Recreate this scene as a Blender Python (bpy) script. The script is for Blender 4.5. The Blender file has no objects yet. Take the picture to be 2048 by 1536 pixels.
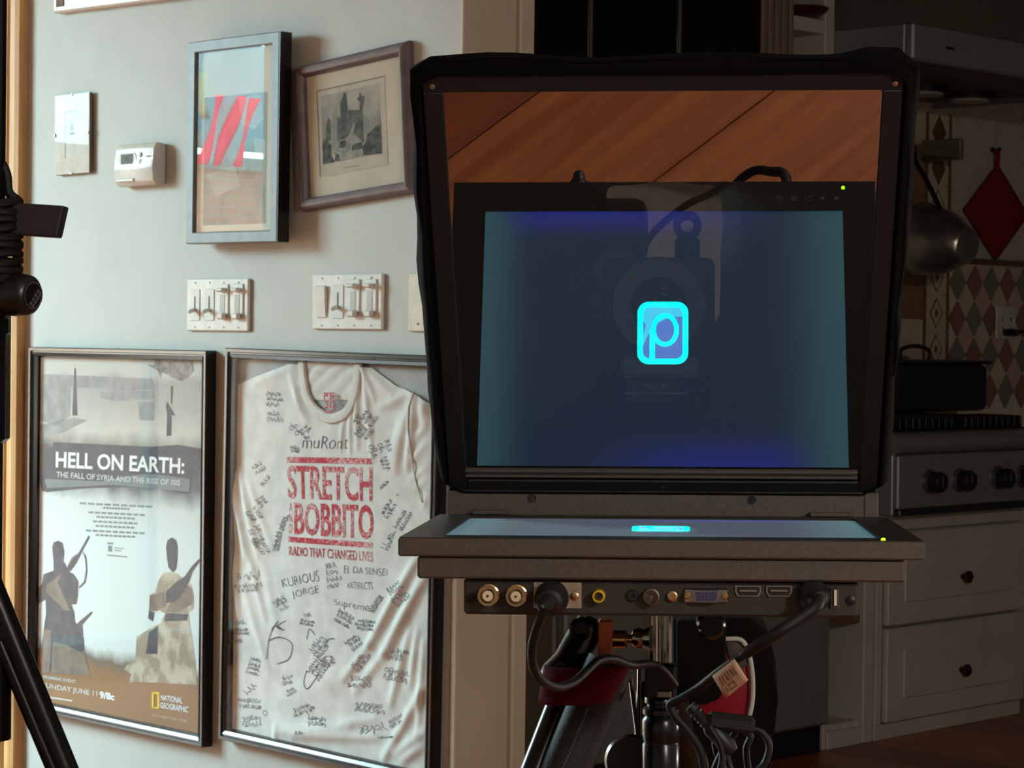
import bpy, bmesh, math, random
from mathutils import Vector, Matrix, noise as mnoise

# ------------------------------------------------------------------ camera, sky, lamps, exposure
SC = bpy.context.scene
COL = SC.collection
FPX, ROLL, PITCH, ZC = 4650.0, 0.013, 0.01897, 1.15
cam_d = bpy.data.cameras.new('camera'); cam = bpy.data.objects.new('camera', cam_d); COL.objects.link(cam)
cam_d.sensor_width = 36.0; cam_d.lens = FPX / 2048 * 36.0; cam_d.clip_start = 0.05
cam.matrix_world = Matrix.Translation((0, 0, ZC)) @ Matrix.Rotation(math.pi/2 - PITCH, 4, 'X') @ Matrix.Rotation(ROLL, 4, 'Z')
cam_d.dof.use_dof = True; cam_d.dof.focus_distance = 1.75; cam_d.dof.aperture_fstop = 60
SC.camera = cam
SC.view_settings.view_transform = 'Standard'; SC.view_settings.look = 'None'
SC.view_settings.gamma = 1.0; SC.view_settings.use_curve_mapping = False
SC.view_settings.exposure = 0.0
SC.cycles.max_bounces = 6; SC.cycles.diffuse_bounces = 3; SC.cycles.glossy_bounces = 3
SC.cycles.use_adaptive_sampling = True; SC.cycles.adaptive_threshold = 0.06; SC.cycles.adaptive_min_samples = 8
SC.cycles.transparent_max_bounces = 16; SC.cycles.sample_clamp_indirect = 4.0
SC.cycles.caustics_reflective = False; SC.cycles.caustics_refractive = False
SC.cycles.use_denoising = True

Q = math.sqrt(0.5)
def RW(a, b, z=0.0):            # room axes (a along the kitchen run, b along the picture wall) to world
    return Vector(((a - b) * Q, (a + b) * Q, z))
WALL_A = 3.09                   # the picture wall
B_WIN = 6.5                     # the wall with the daylight window
WIN = (0.76, 1.98, 0.12, 2.5)  # a0, a1, z0, z1 of its opening

world = bpy.data.worlds.new('world'); SC.world = world; world.use_nodes = True
wt = world.node_tree; bg = wt.nodes['Background']       # overcast sky: zenith three times as bright as the horizon
bg.inputs['Color'].default_value = (0.57, 0.91, 1.0, 1)
w_tc = wt.nodes.new('ShaderNodeTexCoord'); w_sp = wt.nodes.new('ShaderNodeSeparateXYZ'); w_mx = wt.nodes.new('ShaderNodeMath'); w_mx.operation = 'MAXIMUM'; w_mx.inputs[1].default_value = 0.0
w_ma = wt.nodes.new('ShaderNodeMath'); w_ma.operation = 'MULTIPLY_ADD'
SKY = 37.0                                               # radiance at the horizon
w_ma.inputs[1].default_value = 2*SKY; w_ma.inputs[2].default_value = SKY
wt.links.new(w_tc.outputs['Generated'], w_sp.inputs[0]); wt.links.new(w_sp.outputs['Z'], w_mx.inputs[0]); wt.links.new(w_mx.outputs['Value'], w_ma.inputs[0]); wt.links.new(w_ma.outputs['Value'], bg.inputs['Strength'])

def add_light(name, kind, loc, energy, color, **kw):
    d = bpy.data.lights.new(name, kind); d.energy = energy; d.color = color
    for k, v in kw.items(): setattr(d, k, v)
    o = bpy.data.objects.new(name, d); COL.objects.link(o); o.location = loc
    return o
portal = add_light('window_daylight_portal', 'AREA', RW((WIN[0]+WIN[1])/2, B_WIN + 0.05, (WIN[2]+WIN[3])/2), 1.0, (1, 1, 1),
                   shape='RECTANGLE', size=WIN[1]-WIN[0], size_y=WIN[3]-WIN[2])
portal.data.cycles.is_portal = True
portal.matrix_world = Matrix.Translation(portal.location) @ Matrix.Rotation(math.radians(45), 4, 'Z') @ Matrix.Rotation(math.radians(-90), 4, 'X')
LAMP_POS = Vector((1.5, -0.6, 2.05))

# ------------------------------------------------------------------ pixels to points (measured in the photograph, 2048 x 1536)
def ray(px, py):
    x, y = px - 1024.0, py - 768.0
    cr, sr = math.cos(ROLL), math.sin(ROLL)
    u = x*cr + y*sr; v = -x*sr + y*cr
    c, s = math.cos(PITCH), math.sin(PITCH)
    return Vector((u/FPX, c - v/FPX*s, -s - v/FPX*c))
AX = Vector((Q, Q, 0)); BX = Vector((-Q, Q, 0))
def wall(px, py, out=0.0):      # point on the picture wall: (s along the wall to the right, z)
    r = ray(px, py); P = r * ((WALL_A - out) / r.dot(AX)); return (-P.dot(BX), P.z + ZC)
def kit(px, py, b):             # point on a kitchen plane: (a, z)
    r = ray(px, py); P = r * (b / r.dot(BX)); return (P.dot(AX), P.z + ZC)
def atD(px, py, D):
    r = ray(px, py); P = r * (D / r.y); return Vector((P.x, P.y, P.z + ZC))
RIG_O = Vector((0.10256, 1.59336, 1.01421))
RIG = Matrix(((0.99754, -0.06922, 0.01127), (0.06941, 0.99744, -0.01701), (-0.01006, 0.01775, 0.99979)))
def rig(px, py, y):             # point on a plane y of the prompter's own axes
    r = RIG @ ray(px, py); o = RIG @ (Vector((0, 0, ZC)) - RIG_O); t = (y - o.y) / r.y
    return o + r*t
RIG_M = Matrix.Translation(RIG_O) @ RIG.transposed().to_4x4()

# ------------------------------------------------------------------ materials
def lin(c):
    return tuple(((v/255)/12.92 if v/255 <= 0.04045 else ((v/255+0.055)/1.055)**2.4) for v in c)
MATS = {}
def mat(name, rgb, rough=0.6, metal=0.0, rgb2=None, scale=30.0, bump=0.0, bscale=200.0, stretch=(1, 1, 1), contrast=(0.35, 0.65),
        spec=0.5, coat=0.0, emis=None, estr=1.0, detail=4.0):
    if name in MATS: return MATS[name]
    m = bpy.data.materials.new(name); m.use_nodes = True
    nt = m.node_tree; b = nt.nodes['Principled BSDF']
    c1 = lin(rgb); c2 = lin(rgb2) if rgb2 else tuple(v*0.86 for v in c1)
    tc = nt.nodes.new('ShaderNodeTexCoord'); mp = nt.nodes.new('ShaderNodeMapping'); mp.inputs['Scale'].default_value = stretch
    nz = nt.nodes.new('ShaderNodeTexNoise'); nz.inputs['Scale'].default_value = scale; nz.inputs['Detail'].default_value = detail
    rp = nt.nodes.new('ShaderNodeValToRGB')
    rp.color_ramp.elements[0].position = contrast[0]; rp.color_ramp.elements[1].position = contrast[1]
    rp.color_ramp.elements[0].color = (*c2, 1); rp.color_ramp.elements[1].color = (*c1, 1)
    L = nt.links.new
    L(tc.outputs['Object'], mp.inputs['Vector']); L(mp.outputs['Vector'], nz.inputs['Vector'])
    L(nz.outputs['Fac'], rp.inputs['Fac']); L(rp.outputs['Color'], b.inputs['Base Color'])
    b.inputs['Roughness'].default_value = rough; b.inputs['Metallic'].default_value = metal
    b.inputs['Specular IOR Level'].default_value = spec; b.inputs['Coat Weight'].default_value = coat
    if bump:
        n2 = nt.nodes.new('ShaderNodeTexNoise'); n2.inputs['Scale'].default_value = bscale; n2.inputs['Detail'].default_value = 3
        bp = nt.nodes.new('ShaderNodeBump'); bp.inputs['Strength'].default_value = bump; bp.inputs['Distance'].default_value = 0.002
        L(mp.outputs['Vector'], n2.inputs['Vector']); L(n2.outputs['Fac'], bp.inputs['Height']); L(bp.outputs['Normal'], b.inputs['Normal'])
    if emis:
        b.inputs['Emission Color'].default_value = (*lin(emis), 1); b.inputs['Emission Strength'].default_value = estr
    MATS[name] = m
    return m
def glass_mat(name, ior=1.5, base=0.0, tint=(1, 1, 1), gain=1.0):
    if name in MATS: return MATS[name]
    m = bpy.data.materials.new(name); m.use_nodes = True; nt = m.node_tree; nt.nodes.clear(); L = nt.links.new
    o = nt.nodes.new('ShaderNodeOutputMaterial'); mx = nt.nodes.new('ShaderNodeMixShader')
    tr = nt.nodes.new('ShaderNodeBsdfTransparent'); tr.inputs['Color'].default_value = (*tint, 1)
    gl = nt.nodes.new('ShaderNodeBsdfGlossy'); gl.inputs['Roughness'].default_value = 0.0
    fr = nt.nodes.new('ShaderNodeFresnel'); fr.inputs['IOR'].default_value = ior
    ma = nt.nodes.new('ShaderNodeMath'); ma.operation = 'MULTIPLY_ADD'; ma.inputs[1].default_value = gain; ma.inputs[2].default_value = base; ma.use_clamp = True
    gm = nt.nodes.new('ShaderNodeNewGeometry'); iv = nt.nodes.new('ShaderNodeMath'); iv.operation = 'SUBTRACT'; iv.inputs[0].default_value = 1.0
    mu = nt.nodes.new('ShaderNodeMath'); mu.operation = 'MULTIPLY'      # only the outer face mirrors, the far face lets light out
    L(gm.outputs['Backfacing'], iv.inputs[1]); L(fr.outputs['Fac'], ma.inputs[0])
    L(ma.outputs['Value'], mu.inputs[0]); L(iv.outputs['Value'], mu.inputs[1]); L(mu.outputs['Value'], mx.inputs['Fac'])
    L(tr.outputs['BSDF'], mx.inputs[1]); L(gl.outputs['BSDF'], mx.inputs[2]); L(mx.outputs['Shader'], o.inputs['Surface'])
    MATS[name] = m
    return m
def emit_mat(name, rgb, strength):
    if name in MATS: return MATS[name]
    m = bpy.data.materials.new(name); m.use_nodes = True; nt = m.node_tree; b = nt.nodes['Principled BSDF']
    b.inputs['Base Color'].default_value = (0.01, 0.01, 0.01, 1); b.inputs['Roughness'].default_value = 0.4
    b.inputs['Emission Color'].default_value = (*lin(rgb), 1); b.inputs['Emission Strength'].default_value = strength
    MATS[name] = m
    return m

# ------------------------------------------------------------------ mesh builder
class MB:
    def __init__(s): s.bm = bmesh.new()
    def _new(s, before, m):
        vs = [v for v in s.bm.verts if v not in before]
        return vs
    def box(s, c, d, bev=0.0, M=None, seg=1):
        t = bmesh.new()
        bmesh.ops.create_cube(t, size=1.0, matrix=Matrix.Diagonal((d[0], d[1], d[2], 1)))
        if bev: bmesh.ops.bevel(t, geom=list(t.edges), offset=min(bev, min(d)*0.45), segments=seg, affect='EDGES', profile=0.5)
        mm = Matrix.Translation(c) if M is None else M @ Matrix.Translation(c)
        bmesh.ops.transform(t, matrix=mm, verts=t.verts); s.merge(t)
        return s
    def box2(s, lo, hi, bev=0.0, seg=1):
        return s.box([(lo[i]+hi[i])/2 for i in range(3)], [abs(hi[i]-lo[i]) for i in range(3)], bev, None, seg)
    def merge(s, t):
        me = bpy.data.meshes.new('tmp'); t.to_mesh(me); t.free(); s.bm.from_mesh(me); bpy.data.meshes.remove(me)
    def lathe(s, prof, M=None, n=24, cap=True):   # prof: list of (r, z) around local z
        M = M or Matrix(); rings = []
        for r, z in prof:
            rings.append([s.bm.verts.new(M @ Vector((r*math.cos(2*math.pi*i/n), r*math.sin(2*math.pi*i/n), z))) for i in range(n)])
        for A, Bq in zip(rings, rings[1:]):
            for i in range(n): s.bm.faces.new((A[i], A[(i+1) % n], Bq[(i+1) % n], Bq[i]))
        if cap:
            s.bm.faces.new(list(reversed(rings[0]))); s.bm.faces.new(rings[-1])
        return s
    def cyl(s, p0, p1, r0, r1=None, n=16, cap=True):
        p0, p1 = Vector(p0), Vector(p1); d = p1 - p0; L = d.length
        M = Matrix.Translation(p0) @ d.to_track_quat('Z', 'Y').to_matrix().to_4x4()
        return s.lathe([(r0, 0), (r0 if r1 is None else r1, L)], M, n, cap)
    def lathe_dir(s, p0, d, prof, n=24, cap=True):
        M = Matrix.Translation(Vector(p0)) @ Vector(d).to_track_quat('Z', 'Y').to_matrix().to_4x4()
        return s.lathe(prof, M, n, cap)
    def tube(s, pts, r, n=8, cap=True):
        pts = [Vector(p) for p in pts]; rings = []; prev = None
        rs = r if isinstance(r, (list, tuple)) else [r]*len(pts)
        for i, p in enumerate(pts):
            t = (pts[min(i+1, len(pts)-1)] - pts[max(i-1, 0)]).normalized()
            if prev is None:
                u = t.orthogonal().normalized()
            else:
                u = (prev - t*prev.dot(t)).normalized()
            prev = u; w = t.cross(u)
            rings.append([s.bm.verts.new(p + (u*math.cos(2*math.pi*k/n) + w*math.sin(2*math.pi*k/n))*rs[i]) for k in range(n)])
        for A, Bq in zip(rings, rings[1:]):
            for k in range(n): s.bm.faces.new((A[k], A[(k+1) % n], Bq[(k+1) % n], Bq[k]))
        if cap:
            s.bm.faces.new(list(reversed(rings[0]))); s.bm.faces.new(rings[-1])
        return s
    def prism(s, poly, fn, d):      # poly 2-D, fn(x, y, k) -> 3-D with k in {0, 1}; closed solid
        A = [s.bm.verts.new(fn(x, y, 0)) for x, y in poly]; Bq = [s.bm.verts.new(fn(x, y, d)) for x, y in poly]
        n = len(poly)
        s.bm.faces.new(A); s.bm.faces.new(list(reversed(Bq)))
        for i in range(n): s.bm.faces.new((A[i], Bq[i], Bq[(i+1) % n], A[(i+1) % n]))
        return s
    def face(s, pts):
        s.bm.faces.new([s.bm.verts.new(Vector(p)) for p in pts]); return s
    def build(s, name, m, parent=None, smooth=False, mw=None, fix=True):
        if fix: bmesh.ops.recalc_face_normals(s.bm, faces=s.bm.faces)
        me = bpy.data.meshes.new(name); s.bm.to_mesh(me); s.bm.free()
        if isinstance(m, (list, tuple)):
            for q in m: me.materials.append(q)
        else: me.materials.append(m)
        if smooth:
            for p in me.polygons: p.use_smooth = True
            try: me.set_sharp_from_angle(angle=math.radians(40))
            except Exception: pass
        o = bpy.data.objects.new(name, me); COL.objects.link(o)
        if parent is not None: o.parent = parent
        if mw is not None: o.matrix_world = mw
        return o

def tag(o, label, cat, group=None):
    o['label'] = label; o['category'] = cat
    if group: o['group'] = group
    return o
def struct(o): o['kind'] = 'structure'; return o
def thing(name, label, cat, M, group=None):
    o = bpy.data.objects.new(name, None); o.empty_display_size = 0.05; COL.objects.link(o); o.matrix_world = M
    return tag(o, label, cat, group)
def wallM(s, z, out=0.0, tilt=0.0):     # frame on the picture wall: x right, -y out of the wall, z up
    return Matrix.Translation(RW(WALL_A - out, -s, z)) @ Matrix.Rotation(math.radians(-45), 4, 'Z') @ Matrix.Rotation(tilt, 4, 'Y')
ROOM = Matrix.Rotation(math.radians(45), 4, 'Z')    # x = a, y = b
def roomM(a, b, z): return Matrix.Translation(RW(a, b, z)) @ Matrix.Rotation(math.radians(45), 4, 'Z')
def clone(o, M=None, parent=None):
    c = o.copy(); COL.objects.link(c); c.parent = parent
    if M is not None: c.matrix_world = M
    for ch in [k for k in o.children]:
        clone(ch, None, c)
    return c
def spline(pts, n=8):           # Catmull-Rom through points
    pts = [Vector(p) for p in pts]; out = []
    for i in range(len(pts)-1):
        p0, p1, p2, p3 = pts[max(i-1, 0)], pts[i], pts[i+1], pts[min(i+2, len(pts)-1)]
        for k in range(n):
            t = k/n
            out.append(0.5*((2*p1) + (p2-p0)*t + (2*p0-5*p1+4*p2-p3)*t*t + (3*p1-p0-3*p2+p3)*t**3))
    out.append(pts[-1]); return out
_txt = {}
def text_polys(s, size=1.0, bold=0.0, spacing=1.0):
    key = (s, bold, spacing)
    if key not in _txt:
        c = bpy.data.curves.new('t', 'FONT'); c.body = s; c.size = 1.0; c.offset = bold; c.space_character = spacing
        c.resolution_u = 3; c.fill_mode = 'FRONT'
        o = bpy.data.objects.new('t', c); COL.objects.link(o)
        dg = bpy.context.evaluated_depsgraph_get(); dg.update()
        me = bpy.data.meshes.new_from_object(o.evaluated_get(dg))
        vs = [(v.co.x, v.co.y) for v in me.vertices]; fs = [list(p.vertices) for p in me.polygons]
        bpy.data.objects.remove(o); bpy.data.curves.remove(c); bpy.data.meshes.remove(me)
        _txt[key] = (vs, fs)
    return _txt[key]
def text(name, s, m, parent, fn, w=None, h=None, bold=0.0, spacing=1.0, sub=0):
    """print s into a box w x h (unit square 0..w, 0..h) and map every vertex with fn(x, y)"""
    vs, fs = text_polys(s, 1.0, bold, spacing)
    if not vs: return None
    x0 = min(v[0] for v in vs); x1 = max(v[0] for v in vs); y0 = min(v[1] for v in vs); y1 = max(v[1] for v in vs)
    sy = h/(y1-y0); sx = w/(x1-x0) if w else sy
    b = bmesh.new(); bv = [b.verts.new(((x-x0)*sx, (y-y0)*sy, 0)) for x, y in vs]
    for f in fs:
        try: b.faces.new([bv[i] for i in f])
        except ValueError: pass
    if sub:
        for _ in range(sub):
            long = [e for e in b.edges if e.calc_length() > h*0.22]
            if long: bmesh.ops.subdivide_edges(b, edges=long, cuts=1)
        bmesh.ops.triangulate(b, faces=b.faces)
    for v in b.verts: v.co = Vector(fn(v.co.x, v.co.y))
    me = bpy.data.meshes.new(name); b.to_mesh(me); b.free(); me.materials.append(m)
    o = bpy.data.objects.new(name, me); COL.objects.link(o); o.parent = parent
    return o
def sheet(name, polys, m, parent, fn):      # flat printed shapes: lists of 2-D polygons
    if 1 < len(polys) <= 6 and 'symbol' not in name:
        return [sheet(name, [p], m, parent, fn) for p in polys][0]
    b = MB()
    for p in polys: b.face([fn(x, y) for x, y in p])
    return b.build(name, m, parent, fix=False)
def molding(w, h, prof, name, m, parent):   # picture frame: profile (inset, out) swept round a w x h rectangle, mitred
    b = MB(); loops = []
    for i, o in prof:
        x, z = w/2 - i, h/2 - i
        loops.append([b.bm.verts.new((sx*x, -o, sz*z)) for sx, sz in ((-1, -1), (1, -1), (1, 1), (-1, 1))])
    for A, C in zip(loops, loops[1:]):
        for k in range(4): b.bm.faces.new((A[k], A[(k+1) % 4], C[(k+1) % 4], C[k]))
    return b.build(name, m, parent)
def panel(name, w, h, y, t, m, parent, cx=0.0, cz=0.0, bev=0.0):
    return MB().box((cx, y + t/2, cz), (w, t, h), bev).build(name, m, parent)

# ------------------------------------------------------------------ palette
M_wall = mat('wall_paint', (182, 184, 178), 0.55, rgb2=(175, 177, 171), scale=6, bump=0.08, bscale=350)
M_white_wall = mat('room_plaster', (205, 200, 190), 0.7, bump=0.05)
M_ceil = mat('ceiling_paint', (225, 222, 214), 0.8)
M_cream = mat('cream_trim_paint', (196, 188, 172), 0.5, rgb2=(188, 179, 162), scale=5)
M_pine = mat('pine_casing_wood', (214, 168, 112), 0.45, rgb2=(188, 138, 84), scale=5, stretch=(18, 18, 0.8), bump=0.1, bscale=8)
M_oak = [mat('oak_plank_%d' % i, c, 0.34, rgb2=c2, scale=3.0, stretch=(0.6, 14, 14), bump=0.05, bscale=6, detail=6)
         for i, (c, c2) in enumerate((((172, 92, 48), (138, 66, 33)), ((158, 80, 42), (126, 58, 30)), ((182, 102, 54), (150, 76, 38)), ((148, 72, 40), (118, 52, 28))))]
M_black = mat('black_plastic', (22, 22, 22), 0.5, bump=0.05, bscale=500)
M_blackm = mat('black_satin_metal', (30, 29, 28), 0.42, 0.3, bump=0.04, bscale=600)
M_char = mat('charcoal_powder_coat', (84, 76, 68), 0.5, 0.0, rgb2=(74, 67, 60), scale=300, bump=0.12, bscale=900)
M_cloth = mat('black_hood_cloth', (13, 13, 13), 0.95, spec=0.1, bump=0.3, bscale=900)
M_silver = mat('brushed_silver', (190, 186, 178), 0.28, 1.0, rgb2=(160, 156, 150), scale=60)
M_gold = mat('warm_nickel', (214, 184, 140), 0.25, 1.0, rgb2=(190, 160, 118), scale=60)
M_white_pl = mat('white_switch_plastic', (222, 222, 216), 0.35)
M_ivory = mat('ivory_plastic', (214, 208, 186), 0.4)

# ------------------------------------------------------------------ the setting: floor, walls, ceiling, openings
A0, A1, B0 = -3.4, 8.6, -3.0
fl = struct(MB().box2((A0, B0, -0.06), (A1, B_WIN, -0.022)).build('floor', mat('subfloor_dark_brown', (38, 22, 14), 0.9), None, mw=ROOM))  # dark brown base showing through the joints between planks
PLANK_ROT, pw, PH = math.radians(1.0), 0.2045, 0.088     # boards lie slightly askew to the walls
PM = Matrix.Rotation(PLANK_ROT, 4, 'Z'); pc, ps = math.cos(PLANK_ROT), math.sin(PLANK_ROT)
k = 0; x = -6.0 + PH
while x < 11.0:
    b = MB(); b.box2((x + 0.0007, -8, -0.022), (x + pw - 0.0007, 12, 0.0), 0.0014)
    bmesh.ops.transform(b.bm, matrix=PM, verts=b.bm.verts)
    for co, no in (((A0, 0, 0), (-1, 0, 0)), ((A1, 0, 0), (1, 0, 0)), ((0, B0, 0), (0, -1, 0)), ((0, B_WIN, 0), (0, 1, 0))):
        if not b.bm.verts: break
        r_ = bmesh.ops.bisect_plane(b.bm, geom=list(b.bm.verts) + list(b.bm.edges) + list(b.bm.faces), plane_co=co, plane_no=no, clear_outer=True)
        ed = [e for e in r_['geom_cut'] if isinstance(e, bmesh.types.BMEdge)]
        if ed: bmesh.ops.holes_fill(b.bm, edges=ed)
    if len(b.bm.faces) > 3: b.build('plank', M_oak[(k*7 + k//3) % 4], fl)
    x += pw; k += 1
for m in M_oak:     # grain follows the boards
    m.node_tree.nodes['Mapping'].inputs['Scale'].default_value = (14, 0.6, 14)
    m.node_tree.nodes['Mapping'].inputs['Rotation'].default_value = (0, 0, -PLANK_ROT)
T = 0.12
def roombox(name, lo, hi, m): return struct(MB().box2(lo, hi).build(name, m, None, mw=ROOM))
HC = 2.7
roombox('ceiling', (A0-T, B0-T, HC), (A1+T, B_WIN+T, HC+0.1), M_ceil)
# picture wall with the cased opening towards the kitchen
b = MB()
b.box2((WALL_A, 3.24, 0), (WALL_A + 0.11, B_WIN, HC))
b.box2((WALL_A, 0.1, 2.25), (WALL_A + 0.11, 3.24, HC))
b.box2((WALL_A, B0, 0), (WALL_A + 0.11, 0.1, HC))
struct(b.build('wall_left', M_wall, None, mw=ROOM))
b = MB()
a0, a1, z0, z1 = WIN
b.box2((A0, B_WIN, 0), (a0, B_WIN + T, HC)); b.box2((a1, B_WIN, 0), (A1, B_WIN + T, HC))
b.box2((a0, B_WIN, 0), (a1, B_WIN + T, z0)); b.box2((a0, B_WIN, z1), (a1, B_WIN + T, HC))
struct(b.build('wall_window', M_white_wall, None, mw=ROOM))
roombox('wall_back', (A0 - T, B0 - T, 0), (A1, B0, HC), M_white_wall)
roombox('wall_right', (A0 - T, B0, 0), (A0, B_WIN, HC), M_white_wall)
roombox('wall_kitchen_end', (A1, B0, 0), (A1 + T, B_WIN, HC), M_white_wall)
M_kwall = mat('kitchen_wall_cream', (228, 220, 202), 0.6)
WK = roombox('wall_kitchen', (WALL_A + 0.11, 4.66, 0), (A1, 4.78, HC), M_kwall)
# jamb and casing at the end of the picture wall
b = MB()
b.box2((WALL_A - 0.006, 3.228, 0), (3.201, 3.242, 2.25), 0.002)
b.box2((3.201, 3.236, 0), (3.222, 3.30, 2.25), 0.003)
b.box2((3.222, 3.243, 0), (3.244, 3.30, 2.25), 0.003)
b.box2((3.244, 3.232, 0), (3.285, 3.30, 2.25), 0.004)
struct(b.build('trim_1', M_cream, None, mw=ROOM))
# pine casing at the left edge of the picture: stepped profile, standing proud of the wall
b = MB()
prof = [(4.728, 0), (4.728, 0.024), (4.742, 0.028), (4.747, 0.023), (4.772, 0.021), (4.778, 0.026), (4.800, 0.026), (4.806, 0.020), (4.835, 0.018), (4.85, 0.024), (4.872, 0.018), (4.872, 0)]
b.prism(prof, lambda bb, o, k: Vector((WALL_A - o, bb, 0.0 if k == 0 else 2.3)), 1)
struct(b.build('trim_2', M_pine, None, mw=ROOM))
struct(MB().box2((WALL_A - 0.012, 4.872, 0.02), (WALL_A, 5.7, 2.2), 0.004).build('door_1', mat('pine_door_wood', (206, 160, 106), 0.5, rgb2=(180, 130, 80), scale=4, stretch=(12, 12, 0.7)), None, mw=ROOM))
# window frame and muntins of the daylight window
wn = struct(MB().box2((a0 - 0.06, B_WIN - 0.03, z0 - 0.05), (a1 + 0.06, B_WIN, z0), 0.004).build('window_1', mat('window_white_paint', (228, 226, 220), 0.4), None, mw=ROOM))
MWIN = MATS['window_white_paint']
b = MB()
b.box2((a0 - 0.06, B_WIN - 0.02, z0), (a0, B_WIN, z1 + 0.06), 0.003); b.box2((a1, B_WIN - 0.02, z0), (a1 + 0.06, B_WIN, z1 + 0.06), 0.003)
b.box2((a0, B_WIN - 0.02, z1), (a1, B_WIN, z1 + 0.06), 0.003)
b.build('window_frame', MWIN, wn)
MB().box2(((a0+a1)/2 - 0.02, B_WIN + 0.02, z0), ((a0+a1)/2 + 0.02, B_WIN + 0.06, z1)).build('mullion', MWIN, wn)

# outside the window: a neighbour's brick wall, and added laundry standing in for mirrored colours (seen only as reflections in the picture glass)
mb = bpy.data.materials.new('brick_masonry'); mb.use_nodes = True
nt = mb.node_tree; br = nt.nodes.new('ShaderNodeTexBrick'); br.inputs['Scale'].default_value = 5
br.inputs['Color1'].default_value = (*lin((150, 92, 70)), 1); br.inputs['Color2'].default_value = (*lin((176, 116, 88)), 1); br.inputs['Mortar'].default_value = (*lin((190, 176, 160)), 1)
tcn = nt.nodes.new('ShaderNodeTexCoord'); mpn = nt.nodes.new('ShaderNodeMapping'); mpn.inputs['Rotation'].default_value = (math.radians(90), 0, 0)
nt.links.new(tcn.outputs['Object'], mpn.inputs['Vector']); nt.links.new(mpn.outputs['Vector'], br.inputs['Vector']); nt.links.new(br.outputs['Color'], nt.nodes['Principled BSDF'].inputs['Base Color'])
t = thing('garden_wall', 'brick garden wall outside the window, seen mirrored in the picture glass', 'wall', roomM(-1.0, 10.0, -1.0))
MB().box2((-4, 0, 0), (5, 0.3, 3.05)).build('masonry', mb, t)
MB().box2((-4.03, -0.04, 3.05), (5.03, 0.34, 3.12), 0.01).build('coping', mat('stone_coping', (200, 196, 186), 0.8), t)
t = thing('clothesline', 'added clothesline on two posts, carrying stand-ins for the mirrored view', 'clothesline', roomM(-1.3, 9.6, -1.0))
for x in (-1.6, 1.6): MB().cyl((x, 0, 0), (x, 0, 3.75), 0.025, n=12).build('post', M_silver, t)
MB().cyl((-1.6, 0, 3.70), (1.6, 0, 3.70), 0.004, n=6).build('rope', M_white_pl, t)
def towel(a_0, a_1, z_0, z_1, mats, label, skew=0.0, b_=9.6):  # added cloths, their colours standing in for the mirrored view
    t = thing('mirror_standin_towel', label, 'towel', roomM((a_0 + a_1)/2, b_, z_1), 'added laundry for the mirrored view')
    wd = a_1 - a_0; n_ = 5 if len(mats) > 1 else 1
    for i in range(n_):
        b = MB(); N_ = 8; g_ = []
        for p in range(N_ + 1):
            v = p/N_; row = []
            for q in range(5):
                u = (i + q/4)/n_; row.append(b.bm.verts.new((wd*(u - 0.5) + skew*v*(1 if len(mats) > 1 else 0.4), 0.03*math.sin(9*u + 4*v), -(z_1 - z_0)*v)))
            g_.append(row)
        for p in range(N_):
            for q in range(4): b.bm.faces.new((g_[p][q], g_[p][q+1], g_[p+1][q+1], g_[p+1][q]))
        o = b.build('stripe', mats[i % len(mats)], t, smooth=True); o.modifiers.new('s', 'SOLIDIFY').thickness = 0.004
Mc = lambda n, c: mat('cloth_' + n, c, 0.9)
towel(-1.62, -1.34, 2.03, 2.40, [Mc('red', (226, 50, 74)), Mc('white', (236, 234, 236))], 'added red and white striped towel, stand-in for mirrored stripes', 0.14)
towel(-1.36, -1.05, 2.28, 2.52, [Mc('lime', (210, 222, 180))], 'added pale green towel for the picture glass to mirror', 0, 9.72)
towel(-1.30, -1.16, 2.06, 2.30, [Mc('slate', (120, 140, 150))], 'added slate blue towel for the picture glass to mirror', 0, 9.84)
towel(-1.14, -1.06, 2.20, 2.34, [Mc('cyan', (60, 170, 214))], 'added small cyan cloth for the picture glass to mirror', 0, 9.5)
towel(-2.2, -0.85, 2.14, 2.72, [Mc('ice', (176, 204, 212))], 'added ice blue sheet covering bright sky in the mirrored view', 0, 9.86)  # added to hide bright sky from the tall picture's reflection
roombox('ground_outside', (-12, B_WIN + T, -1.1), (10, 16, -1.0), mat('paving', (140, 132, 120), 0.9))

# ------------------------------------------------------------------ lamp that lights the room from behind the camera
t = thing('pendant_lamp', 'warm pendant lamp hanging behind the camera', 'lamp', Matrix.Translation((LAMP_POS.x, LAMP_POS.y, HC)))
MB().cyl((0, 0, 0), (0, 0, -0.35), 0.004, n=8).build('cord', M_black, t)
MB().lathe([(0.02, -0.33), (0.05, -0.36), (0.17, -0.52), (0.172, -0.53)], n=32, cap=False).build('shade', mat('enamel_shade', (60, 58, 54), 0.4), t, smooth=True)
lo = add_light('pendant_bulb', 'POINT', LAMP_POS, 115.0, (1.0, 0.92, 0.82), shadow_soft_size=0.09)

# ------------------------------------------------------------------ things on the picture wall
M_pglass = glass_mat('picture_glass', 1.24)
M_mat_board = mat('cream_mat_board', (206, 202, 184), 0.9, scale=8)
M_ink = mat('black_ink', (40, 44, 50), 0.8, rgb2=(66, 70, 76), scale=80)
M_frame_black = mat('black_lacquer_frame', (20, 21, 22), 0.22, spec=0.6)

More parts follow.
